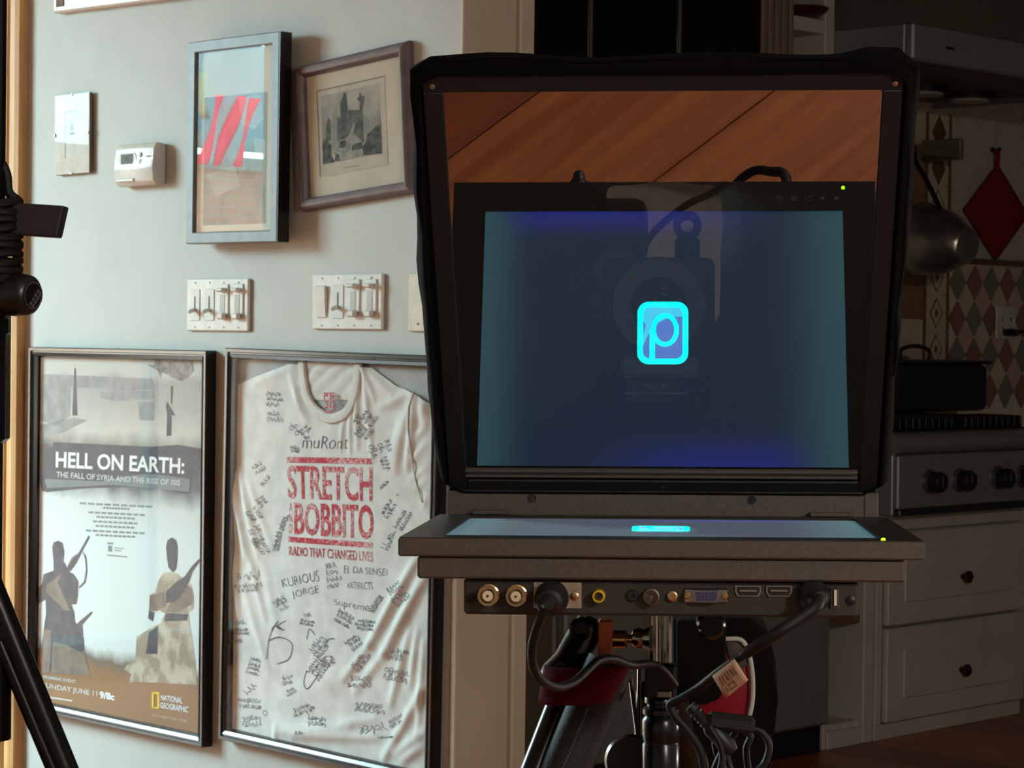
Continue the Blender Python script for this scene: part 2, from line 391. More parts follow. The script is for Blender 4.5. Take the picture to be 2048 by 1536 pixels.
def quad_frame(px4, out):       # centre, width, height, tilt from the four outer corners in the photograph (TL TR BR BL)
    p = [Vector(wall(x, y, out)) for x, y in px4]
    c = (p[0]+p[1]+p[2]+p[3])/4
    w = ((p[1]-p[0]).length + (p[2]-p[3]).length)/2; h = ((p[3]-p[0]).length + (p[2]-p[1]).length)/2
    d = (p[1]-p[0]) + (p[2]-p[3]); tilt = -math.atan2(d.y, d.x)
    return c, w, h, tilt
def local(c, tilt, out):        # photograph pixel -> frame-local (x, z)
    def f(px, py, o=None):
        s, z = wall(px, py, out if o is None else o); dx, dz = s - c.x, z - c.y
        ct, st = math.cos(tilt), math.sin(tilt)
        return (dx*ct - dz*st, dx*st + dz*ct)
    return f

# --- picture cut off by the top of the photograph
t = thing('framed_print', 'white edged picture cut off by the top of the photo', 'picture', wallM(-4.335, 2.10, 0, 0.02))
molding(0.50, 0.42, [(0, 0), (0, 0.02), (0.004, 0.024), (0.012, 0.024), (0.014, 0.012), (0.016, 0.008)], 'frame', mat('white_frame', (226, 226, 222), 0.35), t)
panel('print', 0.475, 0.395, -0.008, 0.006, mat('pale_print', (206, 204, 196), 0.8, rgb2=(170, 150, 128), scale=5), t)
panel('glass', 0.475, 0.395, -0.0125, 0.002, M_pglass, t)
panel('backing', 0.49, 0.41, -0.002, 0.002, M_mat_board, t)

# --- small clip frame
c, w, h, ti = quad_frame([(106, 193), (174, 184), (180, 345), (113, 350)], 0.015)
t = thing('clip_frame', 'small frameless clip picture with a thin brush drawing, left of the thermostat', 'picture', wallM(c.x, c.y, 0, ti))
panel('backing', w, h, -0.011, 0.006, mat('hardboard_back', (120, 118, 104), 0.8), t)
panel('print', w - 0.002, h - 0.002, -0.0122, 0.001, mat('white_paper', (222, 222, 214), 0.9), t)
M_pencil = mat('grey_pencil', (120, 124, 122), 0.9)
def cp(x, z): return Vector((x*w, -0.0124, z*h))
sheet('drawn_border', [[(-0.22, 0.29), (-0.2, 0.29), (-0.2, -0.3), (-0.22, -0.3)], [(-0.22, 0.29), (0.2, 0.29), (0.2, 0.28), (-0.22, 0.28)]], M_pencil, t, cp)
sheet('brush_drawing', [[(-0.1, 0.14), (-0.04, 0.15), (-0.04, 0.13)], [(-0.08, 0.08), (0.06, 0.10), (0.06, 0.085), (-0.08, 0.065)], [(-0.10, 0.01), (0.08, 0.02), (0.08, 0.0), (-0.10, -0.01)],
      [(-0.035, 0.14), (-0.005, 0.14), (0.0, -0.07), (-0.012, -0.07)], [(-0.07, -0.05), (0.03, -0.04), (0.03, -0.05), (-0.07, -0.06)], [(0.04, 0.27), (0.055, 0.27), (0.055, 0.17), (0.045, 0.17)]], M_ink, t, cp)
panel('glass', w, h, -0.0150, 0.0022, glass_mat('picture_glass_thin', 1.15), t)
for x, z in ((0, h/2), (0, -h/2), (-w/2, 0), (w/2, 0)):
    MB().box((x*0.985, -0.014, z*0.985), (0.008 if z else 0.004, 0.006, 0.004 if z else 0.008), 0.001).build('clip', M_silver, t)

# --- thermostat
c, w, h, ti = quad_frame([(227, 290), (304, 283), (306, 371), (229, 371)], 0.036)
t = thing('thermostat', 'white wall thermostat with small grey display', 'thermostat', wallM(c.x, c.y, 0, 0))
b = MB(); b.box((0, -0.006, 0), (w*1.02, 0.012, h*0.96), 0.003); b.build('base', M_white_pl, t)
b = MB()
prof = [(-h/2, -0.010), (-h/2, -0.024), (-h/2 + 0.010, -0.034), (-h*0.10, -0.037), (h*0.12, -0.034), (h/2 - 0.012, -0.032), (h/2, -0.026), (h/2, -0.010)]
b.prism(prof, lambda z, y, k: Vector((-w/2 if k == 0 else w/2, y, z)), 1)
bmesh.ops.bevel(b.bm, geom=list(b.bm.edges), offset=0.0025, segments=2, affect='EDGES', profile=0.5)
b.build('cover', M_white_pl, t, smooth=True)
b = MB(); pts_ = []
for cx_, a_ in ((0.020, -90), (-0.020, 90)):
    for k_ in range(13): an = math.radians(a_ + 180*k_/12); pts_.append((-0.026 + cx_ + 0.0155*math.cos(an), 0.0125 + 0.0155*math.sin(an)))
b.prism(pts_, lambda x, z, k: Vector((x, -0.030 if k == 0 else -0.0348, z)), 1); b.build('display_surround', mat('thermostat_ring', (196, 196, 192), 0.4), t)
MB().box((-0.025, -0.0350, 0.0125), (0.046, 0.0012, 0.023), 0.0005).build('display', mat('lcd_grey', (120, 122, 112), 0.7, spec=0.2), t)
text('display_digits', '73', M_ink, t, lambda x, y: (-0.032 + x, -0.0358, 0.007 + y), None, 0.011)
for z in (0.0205, 0.0055): MB().lathe_dir((0.024, -0.033, z), (0, -1, 0), [(0.0058, 0), (0.0058, 0.0022), (0.004, 0.003), (0, 0.003)], 18).build('button', mat('thermostat_button', (176, 178, 176), 0.4), t, smooth=True)
MB().box((-0.028, -0.0365, -0.034), (w*0.42, 0.003, 0.006), 0.0012).build('slide_tab', M_white_pl, t)
MB().box((0, -0.0352, -0.012), (w*0.98, 0.0012, 0.001)).build('cover_seam', mat('seam_grey', (150, 150, 146), 0.6), t)
MB().box((0.055, -0.0352, 0.016), (0.016, 0.0008, 0.002)).build('printed_mark', M_pencil, t)

# --- tall framed picture
c, w, h, ti = quad_frame([(373, 85), (556, 63), (556, 483), (375, 488)], 0.052)
t = thing('framed_print', 'tall grey framed picture mirroring the window, left of the engraving', 'picture', wallM(c.x, c.y, 0.02, ti))
M_grey_frame = mat('grey_painted_frame', (124, 130, 132), 0.45, rgb2=(108, 114, 118), scale=25)
molding(w, h, [(0, 0.0), (0, 0.030), (0.002, 0.032), (0.022, 0.032), (0.024, 0.030), (0.024, 0.022), (0.026, 0.021)], 'frame', M_grey_frame, t)
MB().box2((w/2 - 0.0002, -0.031, -h/2), (w/2 + 0.0012, 0, h/2)).build('frame_side', M_frame_black, t)
panel('mat_board', w - 0.05, h - 0.05, -0.021, 0.004, M_mat_board, t)
panel('backing', w - 0.01, h - 0.01, -0.004, 0.003, M_mat_board, t)
f = local(c, ti, 0.043)
x0, z0_ = f(408, 205); x1, z1_ = f(530, 437)
panel('print', x1 - x0, z0_ - z1_ + 0.02, -0.0216, 0.001, mat('dark_print', (70, 72, 66), 0.7, rgb2=(104, 92, 76), scale=16, contrast=(0.45, 0.6)), t, (x0+x1)/2, (z0_+z1_)/2)
def tp(x, z): return Vector((x0 + (x1-x0)*x, -0.0219, z1_ - 0.01 + (z0_-z1_+0.02)*z))
sheet('print_figure', [[(0.55, 0.98), (0.9, 0.98), (0.95, 0.8), (0.8, 0.72), (0.6, 0.78)], [(0.8, 0.66), (0.98, 0.64), (0.98, 0.5), (0.82, 0.5)], [(0.05, 0.4), (0.5, 0.46), (0.6, 0.3), (0.2, 0.22)]], mat('print_pale_grey', (150, 152, 146), 0.8), t, tp)
panel('glass', w - 0.048, h - 0.048, -0.0262, 0.002, glass_mat('picture_glass_shiny', 1.7), t)

# --- castle engraving in a rounded mauve frame
c, w, h, ti = quad_frame([(580, 124), (806, 90), (823, 392), (598, 415)], 0.024)
t = thing('framed_engraving', 'crooked mauve framed castle engraving with wide cream mat', 'picture', wallM(c.x, c.y, 0, ti - 0.05))
molding(w, h, [(0, 0.0), (0, 0.010), (0.003, 0.017), (0.008, 0.022), (0.014, 0.024), (0.020, 0.021), (0.024, 0.015), (0.026, 0.008)], 'frame', mat('mauve_stained_wood', (104, 92, 98), 0.42, rgb2=(88, 76, 82), scale=30), t)
panel('mat_board', w - 0.04, h - 0.04, -0.008, 0.004, M_mat_board, t)
panel('backing', w - 0.01, h - 0.01, -0.003, 0.002, M_mat_board, t)
f = local(c, ti - 0.05, 0.010)
p0 = f(632, 180); p1 = f(775, 330)
gx0, gz1 = p0; gx1, gz0 = p1
W_, H_ = gx1 - gx0, gz1 - gz0
panel('print', W_, H_, -0.0086, 0.001, mat('engraving_paper', (196, 192, 180), 0.9), t, (gx0+gx1)/2, (gz0+gz1)/2)
def ep(d=0.0): return lambda x, z: Vector((gx0 + W_*(0.06 + 0.86*x), -0.0088 - d, gz0 + H_*(0.14 + 0.78*z)))
sheet('engraved_sky', [[(0, 0), (1, 0), (1, 1), (0, 1)]], mat('engraving_sky', (150, 152, 146), 0.9, rgb2=(172, 172, 164), scale=22, contrast=(0.4, 0.6)), t, ep())
sheet('engraved_hills', [[(0, 0.42), (0.0, 0.68), (0.08, 0.72), (0.16, 0.6), (0.25, 0.82), (0.34, 0.6), (0.6, 0.5), (0.75, 0.62), (0.82, 0.5), (1, 0.58), (1, 0.2), (0, 0.2)]], mat('engraving_mid', (128, 132, 126), 0.9, rgb2=(150, 152, 146), scale=40), t, ep(0.0002))
M_eng = mat('engraving_dark', (66, 74, 72), 0.9, rgb2=(100, 106, 102), scale=60, contrast=(0.4, 0.6))
sheet('engraved_castle', [[(0.26, 0.30), (0.27, 0.62), (0.33, 0.64), (0.33, 0.86), (0.37, 0.9), (0.40, 0.98), (0.44, 0.96), (0.46, 0.72), (0.66, 0.68), (0.67, 0.8), (0.62, 0.84), (0.66, 0.88), (0.68, 0.95), (0.70, 0.88), (0.75, 0.86), (0.74, 0.78), (0.71, 0.72), (0.71, 0.2), (0.55, 0.35), (0.45, 0.32)],
      [(0.05, 0.30), (0.07, 0.5), (0.12, 0.68), (0.16, 0.6), (0.15, 0.34)]], M_eng, t, ep(0.0004))
sheet('engraved_road', [[(0.12, 0.28), (0.3, 0.26), (0.45, 0.34), (0.55, 0.52), (0.58, 0.5), (0.52, 0.32), (0.62, 0.2), (0.75, 0.02), (0.3, 0.0), (0.2, 0.12)]], mat('engraving_light', (160, 162, 152), 0.9, rgb2=(122, 126, 120), scale=60), t, ep(0.0005))
sheet('engraved_trees', [[(0, 0), (0, 0.34), (0.06, 0.36), (0.16, 0.24), (0.14, 0.12), (0.2, 0.0)], [(0.7, 0.02), (0.68, 0.14), (0.74, 0.2), (0.78, 0.32), (0.86, 0.36), (0.92, 0.4), (1.0, 0.42), (1, 0)], [(0.2, 0.02), (0.23, 0.12), (0.28, 0.1), (0.3, 0.0)],
      [(0.28, 0.2), (0.3, 0.28), (0.4, 0.3), (0.42, 0.22), (0.36, 0.18)], [(0.5, 0.12), (0.52, 0.2), (0.68, 0.22), (0.7, 0.12)]], mat('engraving_black', (52, 58, 58), 0.9, rgb2=(92, 98, 94), scale=70, contrast=(0.42, 0.58)), t, ep(0.0006))
text('caption', 'castle', mat('caption_grey', (160, 158, 148), 0.9), t, lambda x, y: (gx0 + W_*0.40 + x, -0.009, gz0 + H_*0.055 + y), None, H_*0.03) if False else None
sheet('caption_line', [[(0.36, -0.1), (0.62, -0.1), (0.62, -0.115), (0.36, -0.115)]], mat('caption_grey', (160, 158, 148), 0.9), t, ep(0.0002))
sheet('mat_bevel_shade', [[(-0.07, -0.175), (-0.055, -0.175), (-0.055, 1.09), (-0.07, 1.09)], [(-0.07, 1.075), (1.085, 1.075), (1.085, 1.09), (-0.07, 1.09)]], mat('bevel_shadow_line', (122, 116, 104), 0.9), t, ep(0.0001))  # bevel shade painted as dark lines along left and top
panel('glass', w - 0.044, h - 0.044, -0.0125, 0.002, M_pglass, t)

# --- switch plates
def switch_plate(px4, label, kinds, toggles):
    c, w, h, ti = quad_frame(px4, 0.008)
    t = thing('switch_plate', label, 'light switch', wallM(c.x, c.y, 0, 0), 'light switch plates on the grey wall')
    MB().box((0, -0.004, 0), (w, 0.008, h), 0.003, None, 2).build('plate', M_white_pl, t)
    for i, kd in enumerate(kinds):
        x = -w/2 + w*(i + 0.5)/4 * 0.94 + w*0.03
        if kd == 'toggle':
            MB().box((x, -0.0085, 0), (0.034, 0.002, 0.068), 0.001).build('switch_frame', mat('switch_frame_white', (212, 212, 206), 0.4), t)
            MB().box((x, -0.0098, 0.004), (0.003, 0.001, 0.03)).build('slot', M_pencil, t)
            tg = MB(); tg.box((0, -0.009, 0), (0.009, 0.018, 0.008), 0.002, Matrix.Translation((x, -0.010, -0.010)) @ Matrix.Rotation(math.radians(18), 4, 'X')); tg.build('toggle', M_white_pl, t)
        elif kd == 'rocker':
            MB().box((0, 0, 0), (0.032, 0.006, 0.066), 0.002, Matrix.Translation((x, -0.010, 0)) @ Matrix.Rotation(math.radians(4), 4, 'X')).build('rocker', M_white_pl, t)
        else:
            d = MB(); d.box((x, -0.009, 0.012), (0.034, 0.004, 0.066), 0.0012)
            d.build('dimmer_frame', M_white_pl, t)
            MB().box((x - 0.002, -0.0112, 0.002), (0.016, 0.001, 0.040)).build('dimmer_slot', mat('dimmer_slot_grey', (176, 174, 166), 0.5), t)
            MB().box((x, -0.017, 0.032), (0.024, 0.014, 0.009), 0.003).build('slider', M_white_pl, t)
            MB().box((x, -0.015, -0.024), (0.022, 0.012, 0.014), 0.003).build('push_button', M_white_pl, t)
        for z in (0.048, -0.048):
            MB().lathe_dir((x, -0.0078, z), (0, -1, 0), [(0.0022, 0), (0.0022, 0.0008)], 10).build('screw', mat('screw_grey', (120, 116, 108), 0.5), t)
        if kd == 'dimmer':
            sheet('pen_mark', [[(x - 0.006, 0.043), (x + 0.006, 0.045), (x + 0.006, 0.0435), (x - 0.006, 0.0415)], [(x - 0.004, 0.046), (x - 0.002, 0.047), (x + 0.004, 0.038), (x + 0.002, 0.038)]], M_ink, t, lambda xx, zz: Vector((xx, -0.0084, zz)))
    return t
switch_plate([(372, 558), (496, 558), (496, 663), (374, 661)], 'four gang white switch plate below the tall picture, two toggles and two dimmers', ['toggle', 'toggle', 'dimmer', 'dimmer'], 2)
switch_plate([(623, 549), (764, 547), (764, 660), (625, 658)], 'four gang white switch plate below the engraving, with one wide rocker', ['rocker', 'toggle', 'dimmer', 'dimmer'], 1)
c, w, h, ti = quad_frame([(817, 547), (880, 547), (880, 663), (815, 663)], 0.006)
t = thing('blank_plate', 'ivory blank wall plate half hidden behind the black hood', 'wall plate', wallM(c.x, c.y, 0, 0))
MB().box((0, -0.003, 0), (w, 0.006, h), 0.002, None, 2).build('plate', M_ivory, t)
for x in (-0.016, 0.03): MB().lathe_dir((x, -0.006, -0.042), (0, -1, 0), [(0.0026, 0), (0.0026, 0.0008)], 10).build('screw', mat('dark_screw', (60, 58, 54), 0.5), t)

# --- documentary poster
c, w, h, ti = quad_frame([(62, 697), (414, 698), (402, 1492), (44, 1420)], 0.028)
t = thing('framed_poster', 'black framed poster with two masked figures and white title on dark band', 'poster', wallM(c.x, c.y, 0, 0))
PF = [(0, 0.0), (0, 0.026), (0.002, 0.028), (0.008, 0.028), (0.0095, 0.024), (0.012, 0.024), (0.0135, 0.027), (0.020, 0.024), (0.023, 0.016), (0.024, 0.008)]
molding(w, h, PF, 'frame', M_frame_black, t)
panel('backing', w - 0.01, h - 0.01, -0.004, 0.003, M_mat_board, t)
iw, ih = w - 0.048, h - 0.048
mp_ = bpy.data.materials.new('poster_photo_print'); mp_.use_nodes = True; nt = mp_.node_tree; L = nt.links.new
tc = nt.nodes.new('ShaderNodeTexCoord'); sx = nt.nodes.new('ShaderNodeSeparateXYZ'); L(tc.outputs['Object'], sx.inputs[0])
mr = nt.nodes.new('ShaderNodeMapRange'); mr.inputs['From Min'].default_value = -ih/2; mr.inputs['From Max'].default_value = ih/2; L(sx.outputs['Z'], mr.inputs['Value'])
nz = nt.nodes.new('ShaderNodeTexNoise'); nz.inputs['Scale'].default_value = 9; nz.inputs['Detail'].default_value = 6
mt = nt.nodes.new('ShaderNodeMath'); mt.operation = 'MULTIPLY_ADD'; mt.inputs[1].default_value = 0.07; L(nz.outputs['Fac'], mt.inputs[0]); L(mr.outputs['Result'], mt.inputs[2])
rp = nt.nodes.new('ShaderNodeValToRGB'); L(mt.outputs['Value'], rp.inputs['Fac'])
stops = [(0.0, (136, 96, 58)), (0.115, (140, 102, 66)), (0.15, (110, 96, 80)), (0.185, (206, 216, 214)), (0.5, (208, 220, 220)), (0.60, (200, 208, 206)), (0.645, (96, 100, 106)), (0.66, (72, 76, 84)), (0.735, (66, 68, 76)), (0.765, (150, 146, 140)), (0.80, (190, 190, 180)), (0.87, (168, 168, 164)), (0.94, (158, 158, 154)), (1.0, (186, 188, 182))]
els = rp.color_ramp.elements
els[0].position = 0; els[0].color = (*lin(stops[0][1]), 1); els[1].position = 1; els[1].color = (*lin(stops[-1][1]), 1)
for p, cc in stops[1:-1]:
    e = els.new(min(p + 0.035, 0.99)); e.color = (*lin(cc), 1)
L(rp.outputs['Color'], nt.nodes['Principled BSDF'].inputs['Base Color']); nt.nodes['Principled BSDF'].inputs['Roughness'].default_value = 0.7
panel('print', iw, ih, -0.0085, 0.002, mp_, t)
f = local(c, 0, 0.010)
def pp(d=0.0): return lambda x, y: Vector((f(x, y)[0], -0.0088 - d, f(x, y)[1]))
def zq(X, Y, r=(40, 1060), s=410/1323): return (r[0] + X*s, r[1] + Y*s)    # from the enlarged view of the lower half
def zt(X, Y): return (40 + X*410/1536, 680 + Y*410/1536)                    # from the enlarged view of the upper half
def poly(pts, z): return [z(*p) for p in pts]
M_fig = mat('figure_black_print', (62, 64, 74), 0.8, rgb2=(82, 82, 88), scale=40)
M_figb = mat('figure_brown_print', (112, 100, 92), 0.8, rgb2=(132, 118, 106), scale=40)
M_fige = mat('figure_ecru_print', (186, 178, 160), 0.8, rgb2=(150, 138, 120), scale=26, contrast=(0.42, 0.58))
sheet('masked_figure', [poly(p, zq) for p in (
    [(205, 110), (215, 80), (245, 68), (272, 84), (284, 140), (278, 200), (296, 230), (300, 262), (345, 285), (375, 330), (372, 420), (362, 480), (330, 480), (350, 540), (352, 590), (410, 700), (412, 780), (150, 930), (138, 760), (150, 640), (165, 540), (162, 450), (110, 480), (92, 450), (110, 380), (140, 345), (150, 285), (215, 262), (212, 190)],)], M_fig, t, pp(0.0002))
sheet('figure_detail', [poly(p, zq) for p in (
    [(170, 350), (230, 310), (265, 280), (240, 340), (320, 520), (290, 520), (165, 400)],
    [(150, 640), (200, 650), (190, 920), (140, 930)],
    [(210, 720), (300, 745), (415, 800), (450, 940), (200, 925)],
    [(300, 240), (330, 180), (370, 150), (345, 210), (310, 270)])], M_figb, t, pp(0.0003))
sheet('rifle', [poly(p, zq) for p in ([(290, 260), (345, 180), (375, 150), (440, 36), (450, 42), (392, 150), (360, 215), (320, 268)], [(320, 655), (380, 590), (460, 525), (466, 532), (400, 610), (405, 680), (370, 690)], [(400, 130), (425, 170), (432, 260), (420, 340), (380, 376), (378, 368), (412, 330), (424, 250), (416, 180)])], M_fig, t, pp(0.0004))
sheet('masked_figure', [poly(p, zq) for p in (
    [(940, 110), (950, 65), (978, 48), (1005, 66), (1015, 110), (1012, 190), (1005, 250), (985, 275), (955, 240), (945, 170)],
    [(935, 560), (940, 535), (1085, 545), (1075, 585), (930, 590)],
    [(830, 660), (890, 620), (885, 800), (810, 800)],
    [(940, 400), (1000, 340), (1060, 300), (1110, 230), (1165, 175), (1168, 185), (1110, 270), (1090, 330), (1040, 420), (990, 470), (940, 470)],
    [(830, 520), (865, 530), (855, 590), (825, 570)])], M_fig, t, pp(0.0004))
sheet('figure_robe', [poly(p, zq) for p in (
    [(890, 330), (920, 280), (960, 270), (1010, 280), (1070, 320), (1105, 360), (1120, 430), (1115, 510), (1085, 530), (1090, 580), (1130, 860), (1140, 1000), (960, 990), (740, 980), (700, 985), (715, 930), (670, 900), (690, 870), (740, 850), (750, 690), (830, 640), (905, 600), (935, 540), (900, 520), (830, 525), (835, 420), (870, 400)],)], M_fige, t, pp(0.0002))
sheet('figure_sleeve', [poly(p, zq) for p in ([(835, 420), (930, 400), (940, 490), (880, 525), (830, 520)], [(1000, 400), (1060, 330), (1105, 380), (1110, 480), (1010, 530), (940, 530)])], M_figb, t, pp(0.0003))
M_pgr = mat('poster_grey', (136, 138, 140), 0.8, rgb2=(160, 160, 158), scale=30)
sheet('ruined_buildings', [poly(p, zt) for p in ([(150, 270), (190, 255), (990, 290), (1000, 370), (700, 385), (600, 360), (150, 350)], [(150, 350), (370, 355), (370, 570), (260, 640), (150, 600)], [(880, 465), (1000, 465), (1000, 605), (890, 600)], [(600, 390), (1000, 380), (1000, 440), (700, 460), (600, 430)], [(140, 640), (400, 580), (500, 600), (330, 690), (140, 740)])], M_pgr, t, pp(0.0001))
sheet('rubble', [poly(p, zt) for p in ([(940, 180), (1000, 190), (1010, 150), (1130, 160), (1200, 130), (1290, 160), (1300, 230), (1220, 310), (1180, 300), (1060, 240), (1050, 290), (1030, 230)],)], mat('poster_rubble', (104, 100, 98), 0.8, rgb2=(160, 156, 150), scale=60), t, pp(0.0002))
sheet('far_figure', [poly(p, zt) for p in ([(1090, 500), (1100, 460), (1115, 490), (1160, 565), (1130, 560), (1130, 715), (1095, 720), (1100, 560)], [(1128, 345), (1142, 345), (1135, 480), (1128, 480)], [(405, 210), (415, 210), (425, 565), (390, 565)])], M_fig, t, pp(0.0003))
sheet('torn_band', [poly(p, zt) for p in ([(135, 830), (240, 800), (250, 765), (560, 780), (980, 800), (1180, 785), (1362, 815), (1362, 1010), (1300, 1030), (1270, 1060), (1270, 1150), (1215, 1150), (1100, 1120), (900, 1100), (500, 1110), (200, 1140), (160, 1130), (140, 1020)],)], mat('torn_band_print', (74, 78, 86), 0.8, rgb2=(62, 64, 74), scale=20), t, pp(0.0003))
sheet('torn_band_edge', [poly(p, zt) for p in ([(180, 1040), (600, 1060), (860, 1010), (1000, 1005), (1270, 1040), (1265, 1140), (1100, 1120), (700, 1085), (200, 1110)],)], mat('torn_band_pale', (118, 128, 132), 0.8), t, pp(0.0004))
M_tw = mat('poster_title_white', (236, 240, 240), 0.7)
def quadmap(TL, TR, BL, BR, W_, H_, g):     # a printed rectangle between four photograph points
    def m(x, y):
        u, v = x/W_, 1 - y/H_
        X = (TL[0]*(1-u) + TR[0]*u)*(1-v) + (BL[0]*(1-u) + BR[0]*u)*v
        Y = (TL[1]*(1-u) + TR[1]*u)*(1-v) + (BL[1]*(1-u) + BR[1]*u)*v
        return g(X, Y)
    return m
def ptext(s, TL, TR, BL, BR, m, parent, g, name='lettering', bold=0.02, sub=0, spacing=1.0):
    return text(name, s, m, parent, quadmap(TL, TR, BL, BR, 1.0, 1.0, g), 1.0, 1.0, bold, spacing, sub)
ptext('HELL ON EARTH:', zt(268, 835), zt(1232, 885), zt(265, 955), zt(1228, 1005), M_tw, t, pp(0.0006), bold=0.025)
ptext('THE FALL OF SYRIA AND THE RISE OF ISIS', zt(272, 985), zt(1198, 1050), zt(270, 1028), zt(1196, 1092), mat('poster_subtitle', (196, 204, 206), 0.7), t, pp(0.0006), bold=0.012)
M_cred = mat('credits_grey', (128, 138, 142), 0.8)
for i, (xa, xb) in enumerate(((445, 1000), (620, 820), (510, 940), (570, 865), (545, 885), (565, 860), (490, 940), (565, 865))):
    y = 1215 + i*34
    ptext('l m n t i r e s a o n d l m t e r s i n a'[: 12 + 8*(xb-xa)//400*2], zt(xa, y), zt(xb, y + (xb-xa)*0.05), zt(xa, y + 16), zt(xb, y + 16 + (xb-xa)*0.05), M_cred, t, pp(0.0002), 'credits_line', 0.06) if False else sheet('credits_line', [[zt(xa + (xb-xa)*k/9, y + (xb-xa)*k/9*0.05), zt(xa + (xb-xa)*(k+0.8)/9, y + (xb-xa)*(k+.8)/9*0.05), zt(xa + (xb-xa)*(k+0.8)/9, y + 15 + (xb-xa)*(k+.8)/9*0.05), zt(xa + (xb-xa)*k/9, y + 15 + (xb-xa)*k/9*0.05)] for k in range(9)], M_cred, t, pp(0.0002))
sheet('rating_box', [poly(p, zq) for p in ([(560, 80), (600, 82), (600, 92), (560, 90)], [(566, 100), (590, 102), (592, 140), (566, 138)], [(605, 112), (670, 118), (670, 124), (605, 118)], [(605, 128), (650, 132), (650, 138), (605, 134)], [(560, 158), (690, 170), (690, 178), (560, 166)])], M_cred, t, pp(0.0002))
M_cap = mat('poster_caption', (206, 204, 198), 0.7)
ptext('PREMIERE EVENT', zq(150, 938), zq(360, 968), zq(150, 958), zq(360, 990), M_cap, t, pp(0.0006))
ptext('SUNDAY JUNE 11', zq(145, 985), zq(498, 1040), zq(145, 1025), zq(498, 1085), M_cap, t, pp(0.0006))
ptext('9/8c', zq(512, 1040), zq(608, 1055), zq(512, 1088), zq(608, 1102), M_tw, t, pp(0.0006), bold=0.04)
sheet('caption_rule', [[zq(190, 1075), zq(335, 1098), zq(335, 1108), zq(190, 1085)]], M_cap, t, pp(0.0006))
M_yel = mat('logo_yellow', (232, 190, 40), 0.6)
sheet('yellow_rectangle_logo', [poly(p, zq) for p in ([(848, 1042), (900, 1048), (900, 1062), (848, 1056)], [(848, 1140), (898, 1146), (898, 1158), (848, 1152)], [(848, 1042), (862, 1044), (862, 1152), (848, 1152)], [(886, 1046), (900, 1048), (898, 1158), (884, 1156)])], M_yel, t, pp(0.0006))
ptext('NATIONAL', zq(908, 1062), zq(1050, 1082), zq(905, 1098), zq(1048, 1122), M_tw, t, pp(0.0006))
ptext('GEOGRAPHIC', zq(904, 1112), zq(1086, 1140), zq(903, 1148), zq(1084, 1180), M_tw, t, pp(0.0006))
ptext('DOCUMENTARY FILMS', zq(850, 1185), zq(1080, 1225), zq(850, 1202), zq(1078, 1245), mat('logo_small_print', (190, 166, 136), 0.7), t, pp(0.0006))
panel('glass', iw + 0.004, ih + 0.004, -0.0150, 0.002, M_pglass, t)

